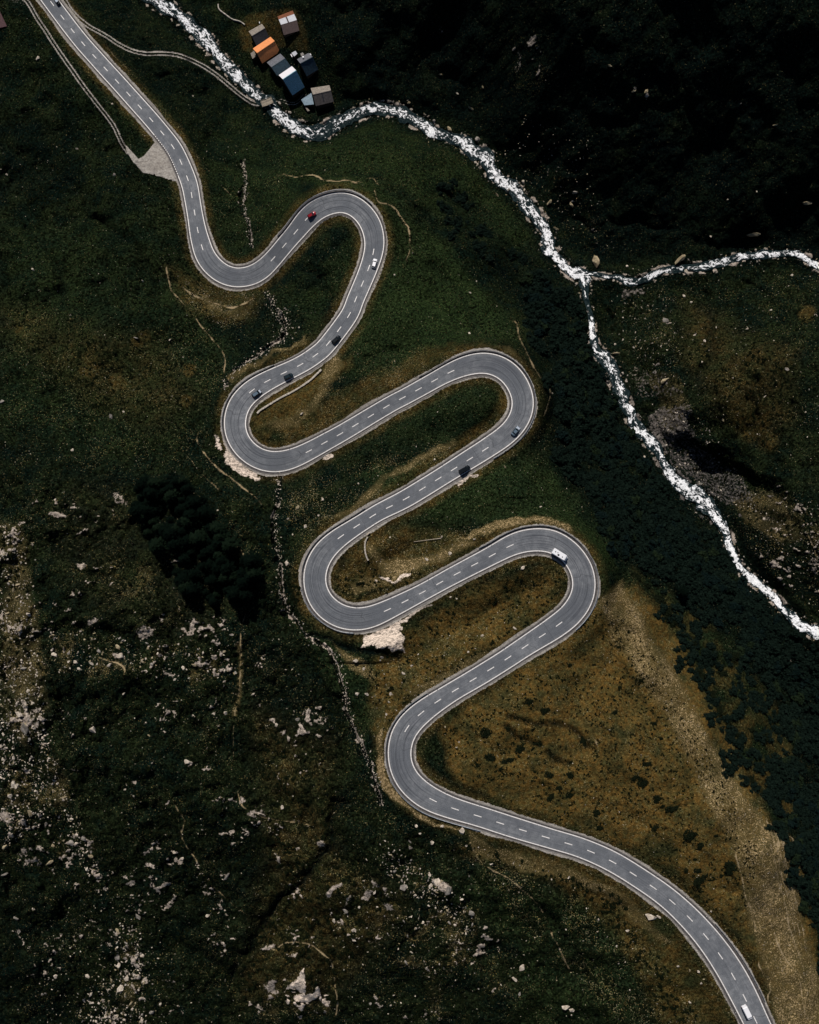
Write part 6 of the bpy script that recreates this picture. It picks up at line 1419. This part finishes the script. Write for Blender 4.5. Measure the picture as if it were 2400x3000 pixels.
slab("water_trough", [(318, 235), (330, 232), (334, 258), (322, 262)], .6, M_WHITEP, "small white trough on the grass above the grey brown house", "trough")
# wooden bridge
c4 = [HZ(p) for p in [(345, 1495), (505, 1435), (540, 1515), (390, 1580)]]
zb = -78.2
q = [P(u, v, zb) for u, v in c4]; org = sum(q, Vector()) / 4
bt = empty("wooden_bridge", org); tag(bt, "short wooden bridge carrying the farm track over the stream", "bridge")
ax_ = ((q[1] + q[2]) / 2 - (q[0] + q[3]) / 2); Lb = ax_.length * 1.1; ax_.normalize(); wv = Vector((-ax_.y, ax_.x, 0)); Wb = ((q[0] + q[1]) / 2 - (q[2] + q[3]) / 2).length
def bar(name, c, sx, sy, sz, mat, parent):
    bm = bmesh.new(); bmesh.ops.create_cube(bm, size=1, matrix=Matrix.Translation(c) @ ax_.to_track_quat('X', 'Z').to_matrix().to_4x4() @ Matrix.Diagonal((sx, sy, sz, 1)))
    bmesh.ops.bevel(bm, geom=list(bm.edges), offset=.02, affect='EDGES')
    me = bpy.data.meshes.new(name); bm.to_mesh(me); bm.free(); me.materials.append(mat); return link(bpy.data.objects.new(name, me), parent)
npl = int(Lb / .45)
V = []; F = []
for i in range(npl):
    x0 = -Lb / 2 + i * Lb / npl; x1 = x0 + Lb / npl - .04
    h = random.uniform(-.015, .015); e_ = random.uniform(-.08, .08)
    b = len(V)
    for zz in (-.1, 0):
        for x, y in ((x0, -Wb / 2 + e_), (x1, -Wb / 2 + e_), (x1, Wb / 2 + e_), (x0, Wb / 2 + e_)): V.append(ax_ * x + wv * y + Vector((0, 0, zz + h)))
    F += [(b + 4, b + 5, b + 6, b + 7), (b + 3, b + 2, b + 1, b), (b, b + 1, b + 5, b + 4), (b + 1, b + 2, b + 6, b + 5), (b + 2, b + 3, b + 7, b + 6), (b + 3, b, b + 4, b + 7)]
mesh_obj("deck", V, F, M_WOODP, bt)
for s in (-1, 1):
    bar("beam", wv * s * (Wb / 2 - .5) + Vector((0, 0, -.32)), Lb * 1.05, .4, .4, M_WALLW, bt)
    bar("railing", wv * s * (Wb / 2 - .08) + Vector((0, 0, .85)), Lb, .1, .12, M_WOODP, bt)
    for k in (-1, 0, 1): bar("railing_post", wv * s * (Wb / 2 - .08) + ax_ * k * Lb * .44 + Vector((0, 0, .39)), .14, .1, .8, M_WOODP, bt)

# ------------------------------------------------------------------ vehicles
def car_paint(name, col, rough=.25):
    n = NT(name)
    n.base(col); n.rough(rough); n.spec(.3); n.b.inputs['Coat Weight'].default_value = .12; n.b.inputs['Coat Roughness'].default_value = .15
    return n.m
M_GLASS = car_paint("car_glass", (.008, .012, .016), .08)
M_TYRE = simple_mat("tyre", (.012, .012, .012), .9, .1)
M_RIM = simple_mat("rim", (.4, .4, .42), .35, .1, 3, .8)
M_HEAD = simple_mat("headlight_glass", (.7, .72, .75), .15, .05)
M_TAIL = simple_mat("taillight_red", (.25, .01, .01), .25, .05)
def loft(secs, close=True):
    """rings of equal length -> verts, faces"""
    k = len(secs[0]); V = [p for s in secs for p in s]; F = []
    for i in range(len(secs) - 1):
        for j in range(k): F.append((i * k + j, (i + 1) * k + j, (i + 1) * k + (j + 1) % k, i * k + (j + 1) % k))
    F.append(tuple(range(k - 1, -1, -1))); F.append(tuple((len(secs) - 1) * k + j for j in range(k)))
    return V, F
def part(name, VF, mat, parent, smooth=True, bev=0):
    o = mesh_obj(name, VF[0], VF[1], mat, parent)
    bm = bmesh.new(); bm.from_mesh(o.data); bmesh.ops.recalc_face_normals(bm, faces=bm.faces)
    if bev: bmesh.ops.bevel(bm, geom=list(bm.edges), offset=bev, segments=2, affect='EDGES')
    bm.to_mesh(o.data); bm.free()
    return o
def ring(x, w, z0, z1, r=.14):
    """rounded cross section at length x: half width w, from z0 up to z1"""
    return [(x, -w + r * .6, z0), (x, w - r * .6, z0), (x, w, z0 + r), (x, w * 1.0, (z0 + z1) * .55), (x, w * .97, z1 - r), (x, w - r * 1.2, z1), (x, -w + r * 1.2, z1), (x, -w * .97, z1 - r), (x, -w, (z0 + z1) * .55), (x, -w, z0 + r)]
def wheels(t, xs, w, rad=.32):
    bm = bmesh.new(); bmesh.ops.create_cone(bm, cap_ends=True, segments=20, radius1=rad, radius2=rad, depth=.2, matrix=Matrix.Rotation(math.pi / 2, 4, 'X')); bmesh.ops.bevel(bm, geom=[e for e in bm.edges if abs(e.verts[0].co.y - e.verts[1].co.y) < .01], offset=.03, affect='EDGES')
    ty = bpy.data.meshes.new("wheel"); bm.to_mesh(ty); bm.free(); ty.materials.append(M_TYRE)
    bm = bmesh.new(); bmesh.ops.create_cone(bm, cap_ends=True, segments=14, radius1=rad * .62, radius2=rad * .62, depth=.215, matrix=Matrix.Rotation(math.pi / 2, 4, 'X'))
    rm = bpy.data.meshes.new("rim"); bm.to_mesh(rm); bm.free(); rm.materials.append(M_RIM)
    for x in xs:
        for s in (-1, 1):
            o = bpy.data.objects.new("wheel", ty); o.location = (x, s * (w - .11), rad); link(o, t)
            link(bpy.data.objects.new("rim", rm), o)
def box_part(name, c, d, mat, t, bev=.02):
    bm = bmesh.new(); bmesh.ops.create_cube(bm, size=1, matrix=Matrix.Translation(c) @ Matrix.Diagonal((*d, 1)))
    if bev: bmesh.ops.bevel(bm, geom=list(bm.edges), offset=bev, segments=2, affect='EDGES')
    me = bpy.data.meshes.new(name); bm.to_mesh(me); bm.free(); me.materials.append(mat)
    return link(bpy.data.objects.new(name, me), t)
def seat_on_road(u, v, heading_u, heading_v, name, h=.7):
    i = near(u, v); z = rz[i]
    p = P(u, v, z + h); p.z = z                       # the traced point is about roof height / 2
    d = P(u + heading_u, v + heading_v, z) - P(u, v, z)
    t = empty(name, p, math.atan2(d.y, d.x))
    # lie on the road's own slope
    g = RT[i] * (1 if np.dot(RT[i][:2], np.array(d)[:2]) > 0 else -1)
    t.rotation_euler = (0, -math.asin(g[2]), math.atan2(d.y, d.x))
    t.location.z = z + .02
    return t
def car(u, v, hu, hv, paint, label, L=4.2, W=1.78, Ht=1.46, style="hatch", roofmat=None, hoodmat=None):
    t = seat_on_road(u, v, hu, hv, "car")
    tag(t, label, "car")
    h = L / 2; w = W / 2; belt = .92 if style != "suv" else 1.05; z0 = .22 if style != "suv" else .3
    bs = [(-h, w * .80, z0 + .15, belt - .18), (-h + .10, w * .93, z0 + .05, belt - .04), (-h + .5, w, z0, belt), (-.3, w, z0, belt), (h * .42, w, z0, belt - .01), (h * .62, w * .985, z0, belt - .08), (h - .35, w * .94, z0, belt - .18), (h - .08, w * .82, z0 + .06, belt - .30), (h, w * .66, z0 + .12, belt - .40)]
    body = part("body", loft([ring(*s_) for s_ in bs]), paint, t)
    for p_ in body.data.polygons: p_.use_smooth = True
    xr0, xr1, xf1, xf0 = {"hatch": (-h + .12, -h + .55, h * .10, h * .50), "sedan": (-h + .65, -h + 1.15, h * .05, h * .46), "suv": (-h + .06, -h + .40, h * .16, h * .52), "estate": (-h + .1, -h + .45, h * .12, h * .5)}[style]
    wb, wt = w * .93, w * .70
    def cab(x, ww, z): return [(x, -ww, z), (x, ww, z)]
    V = [(xr0, -wb, belt - .02), (xr0, wb, belt - .02), (xf0, wb, belt - .06), (xf0, -wb, belt - .06), (xr1, -wt, Ht - .05), (xr1, wt, Ht - .05), (xf1, wt, Ht - .05), (xf1, -wt, Ht - .05)]
    def quad(name, ids):
        pts = [Vector(V[i]) for i in ids]; n = (pts[1] - pts[0]).cross(pts[2] - pts[0]).normalized(); c = sum(pts, Vector()) / 4
        if n.dot(c - Vector((0, 0, .8))) < 0: n = -n
        VV = [p + n * .012 for p in pts] + [p - n * .05 for p in pts]
        return part(name, (VV, [(0, 1, 2, 3), (7, 6, 5, 4), (0, 4, 5, 1), (1, 5, 6, 2), (2, 6, 7, 3), (3, 7, 4, 0)]), M_GLASS, t)
    part("cabin", (V, [(0, 1, 2, 3), (7, 6, 5, 4), (0, 4, 5, 1), (1, 5, 6, 2), (2, 6, 7, 3), (3, 7, 4, 0)]), paint, t)
    inset = lambda ids, k=.9: [i for i in ids]
    Vsave = list(V)
    def shrunk(ids, k=.9):
        c = sum((Vector(Vsave[i]) for i in ids), Vector()) / 4
        for i in ids: V[i] = tuple(c + (Vector(Vsave[i]) - c) * k)
    for nm, ids in (("windscreen", (2, 3, 7, 6)), ("rear_window", (0, 1, 5, 4)), ("side_window", (1, 2, 6, 5)), ("side_window", (0, 3, 7, 4))):
        shrunk(ids); quad(nm, ids); V[:] = Vsave
    rf = [ring(xr1 - .12, wt * .97, Ht - .10, Ht - .03, .03), ring(xr1 + .12, wt * 1.02, Ht - .09, Ht, .04), ring(xf1 - .2, wt * 1.02, Ht - .09, Ht, .04), ring(xf1 + .1, wt * .97, Ht - .10, Ht - .04, .03)]
    part("roof", loft(rf), roofmat or paint, t)
    if hoodmat:
        part("bonnet", loft([ring(h * .53, w * .80, belt - .12, belt - .045, .03), ring(h * .64, w * .80, belt - .14, belt - .065, .03), ring(h - .30, w * .72, belt - .24, belt - .165, .03)]), hoodmat, t)
    for s in (-1, 1):
        box_part("headlight", (h - .16, s * w * .62, belt - .36), (.22, .34, .14), M_HEAD, t)
        box_part("taillight", (-h + .08, s * w * .70, belt - .22), (.12, .30, .16), M_TAIL, t)
        box_part("wing_mirror", (h * .40, s * (w + .08), belt + .06), (.14, .2, .14), paint, t)
    wheels(t, (-h + .78, h - .82), w + .02)
    return t
PB = car_paint("black_paint", (.006, .008, .010)); PR = car_paint("red_paint", (.24, .010, .016)); PW = car_paint("white_paint", (.82, .81, .82)); PG_ = car_paint("dark_teal_paint", (.010, .020, .026)); PS = car_paint("blue_grey_paint", (.10, .14, .18)); PL = car_paint("silver_paint", (.42, .46, .52))
car(167, 3, -30, -46, PB, "black car with a bright roof at the top edge of the road", style="sedan", roofmat=PL)
car(914, 629, 60, -34, PR, "red car entering the second hairpin", L=4.0, style="hatch")
car(1097, 772, 18, -80, PW, "white car beside the row of guard stones", L=4.3, W=1.85, style="hatch")
car(985, 995, 55, -52, PB, "black car below the white one, going into the third bend", L=4.5, W=1.85, style="estate")
car(845, 1103, 80, -38, PG_, "dark teal car close to the white line below the stone wall", L=4.0, W=1.85, style="suv", Ht=1.6)
car(752, 1153, 60, -44, PB, "black car with highlights painted on roof and bonnet at the third hairpin", L=4.4, W=1.85, style="estate", roofmat=PS, hoodmat=PL)  # lighter roof and bonnet paint stands in for highlights on black bodywork
car(1511, 1263, 42, -50, PS, "blue grey car on the outer lane of the fourth hairpin", L=4.3, W=1.82, style="sedan", roofmat=PS, hoodmat=PL)
car(1361, 1376, 66, -38, PB, "big black off-road car on the straight below the fourth hairpin", L=4.7, W=1.95, Ht=1.75, style="suv")
# small white car parked at the top left corner
pc = car(160, 10, 1, -1, PW, "white car cut by the top left corner of the picture", style="hatch")
pc.location = PG(0, -8, .02); pc.rotation_euler = (0, 0, .6)

def camper(u, v, hu, hv):
    t = seat_on_road(u, v, hu, hv, "camper_van", 2.6)
    tag(t, "big white camper van with roof hatches in the sixth hairpin", "camper van")
    secs = [ring(-2.9, 1.08, .45, 2.72, .12), ring(-2.75, 1.13, .35, 2.86, .14), ring(1.9, 1.13, .35, 2.86, .14), ring(2.3, 1.09, 1.0, 2.80, .16), ring(2.55, .96, 1.7, 2.55, .18)]
    part("body", loft(secs), PW, t)
    part("cab", loft([ring(1.85, 1.0, .34, 1.70, .14), ring(2.45, 1.0, .34, 1.45, .14), ring(2.95, .95, .36, 1.05, .14), ring(3.2, .80, .42, .85, .12)]), PW, t)
    part("windscreen", ([(2.30, -.88, 1.64), (2.30, .88, 1.64), (2.86, .86, 1.13), (2.86, -.86, 1.13), (2.26, -.88, 1.58), (2.26, .88, 1.58), (2.82, .86, 1.07), (2.82, -.86, 1.07)], [(0, 1, 2, 3), (7, 6, 5, 4), (0, 4, 5, 1), (1, 5, 6, 2), (2, 6, 7, 3), (3, 7, 4, 0)]), M_GLASS, t)
    for x, y, sx, sy in ((-2.0, .1, .36, .36), (-1.1, .25, .28, .28), (-.5, -.35, .72, .62), (1.1, -.25, .36, .36)):
        box_part("roof_hatch", (x, y, 2.90), (sx, sy, .09), M_DARKPOST, t)
    for s in (-1, 1):
        box_part("side_window", (-.6, s * 1.135, 1.9), (1.1, .04, .55), M_GLASS, t)
        box_part("headlight", (3.08, s * .62, .78), (.18, .3, .16), M_HEAD, t)
        box_part("taillight", (-2.9, s * .9, .8), (.06, .18, .4), M_TAIL, t)
    box_part("door", (.9, -1.14, 1.35), (.65, .04, 1.8), M_WHITER, t)
    wheels(t, (-1.7, 2.2), 1.1, .36)
camper(1642, 1626, 32, 20)
def van(u, v, hu, hv):
    t = seat_on_road(u, v, hu, hv, "van", 1.7)
    tag(t, "white delivery van near the bottom edge of the road", "van")
    part("body", loft([ring(-2.6, .86, .4, 1.95, .12), ring(-2.5, .93, .3, 2.05, .14), ring(1.05, .95, .28, 2.08, .16), ring(1.35, .93, .28, 1.95, .16), ring(2.05, .92, .30, 1.18, .14), ring(2.5, .84, .34, .98, .14), ring(2.62, .70, .42, .82, .12)]), PW, t)
    part("windscreen", ([(1.34, -.76, 1.97), (1.34, .76, 1.97), (2.02, .82, 1.25), (2.02, -.82, 1.25), (1.30, -.76, 1.92), (1.30, .76, 1.92), (1.98, .82, 1.20), (1.98, -.82, 1.20)], [(0, 1, 2, 3), (7, 6, 5, 4), (0, 4, 5, 1), (1, 5, 6, 2), (2, 6, 7, 3), (3, 7, 4, 0)]), M_GLASS, t)
    for s in (-1, 1):
        box_part("side_window", (.9, s * .945, 1.5), (.7, .03, .42), M_GLASS, t)
        box_part("headlight", (2.42, s * .6, .86), (.24, .3, .16), M_HEAD, t)
        box_part("taillight", (-2.6, s * .78, 1.0), (.06, .14, .5), M_TAIL, t)
        box_part("wing_mirror", (1.75, s * 1.02, 1.3), (.12, .2, .24), M_DARKPOST, t)
    wheels(t, (-1.6, 1.7), .94, .34)
van(2192, 2971, 30, 62)
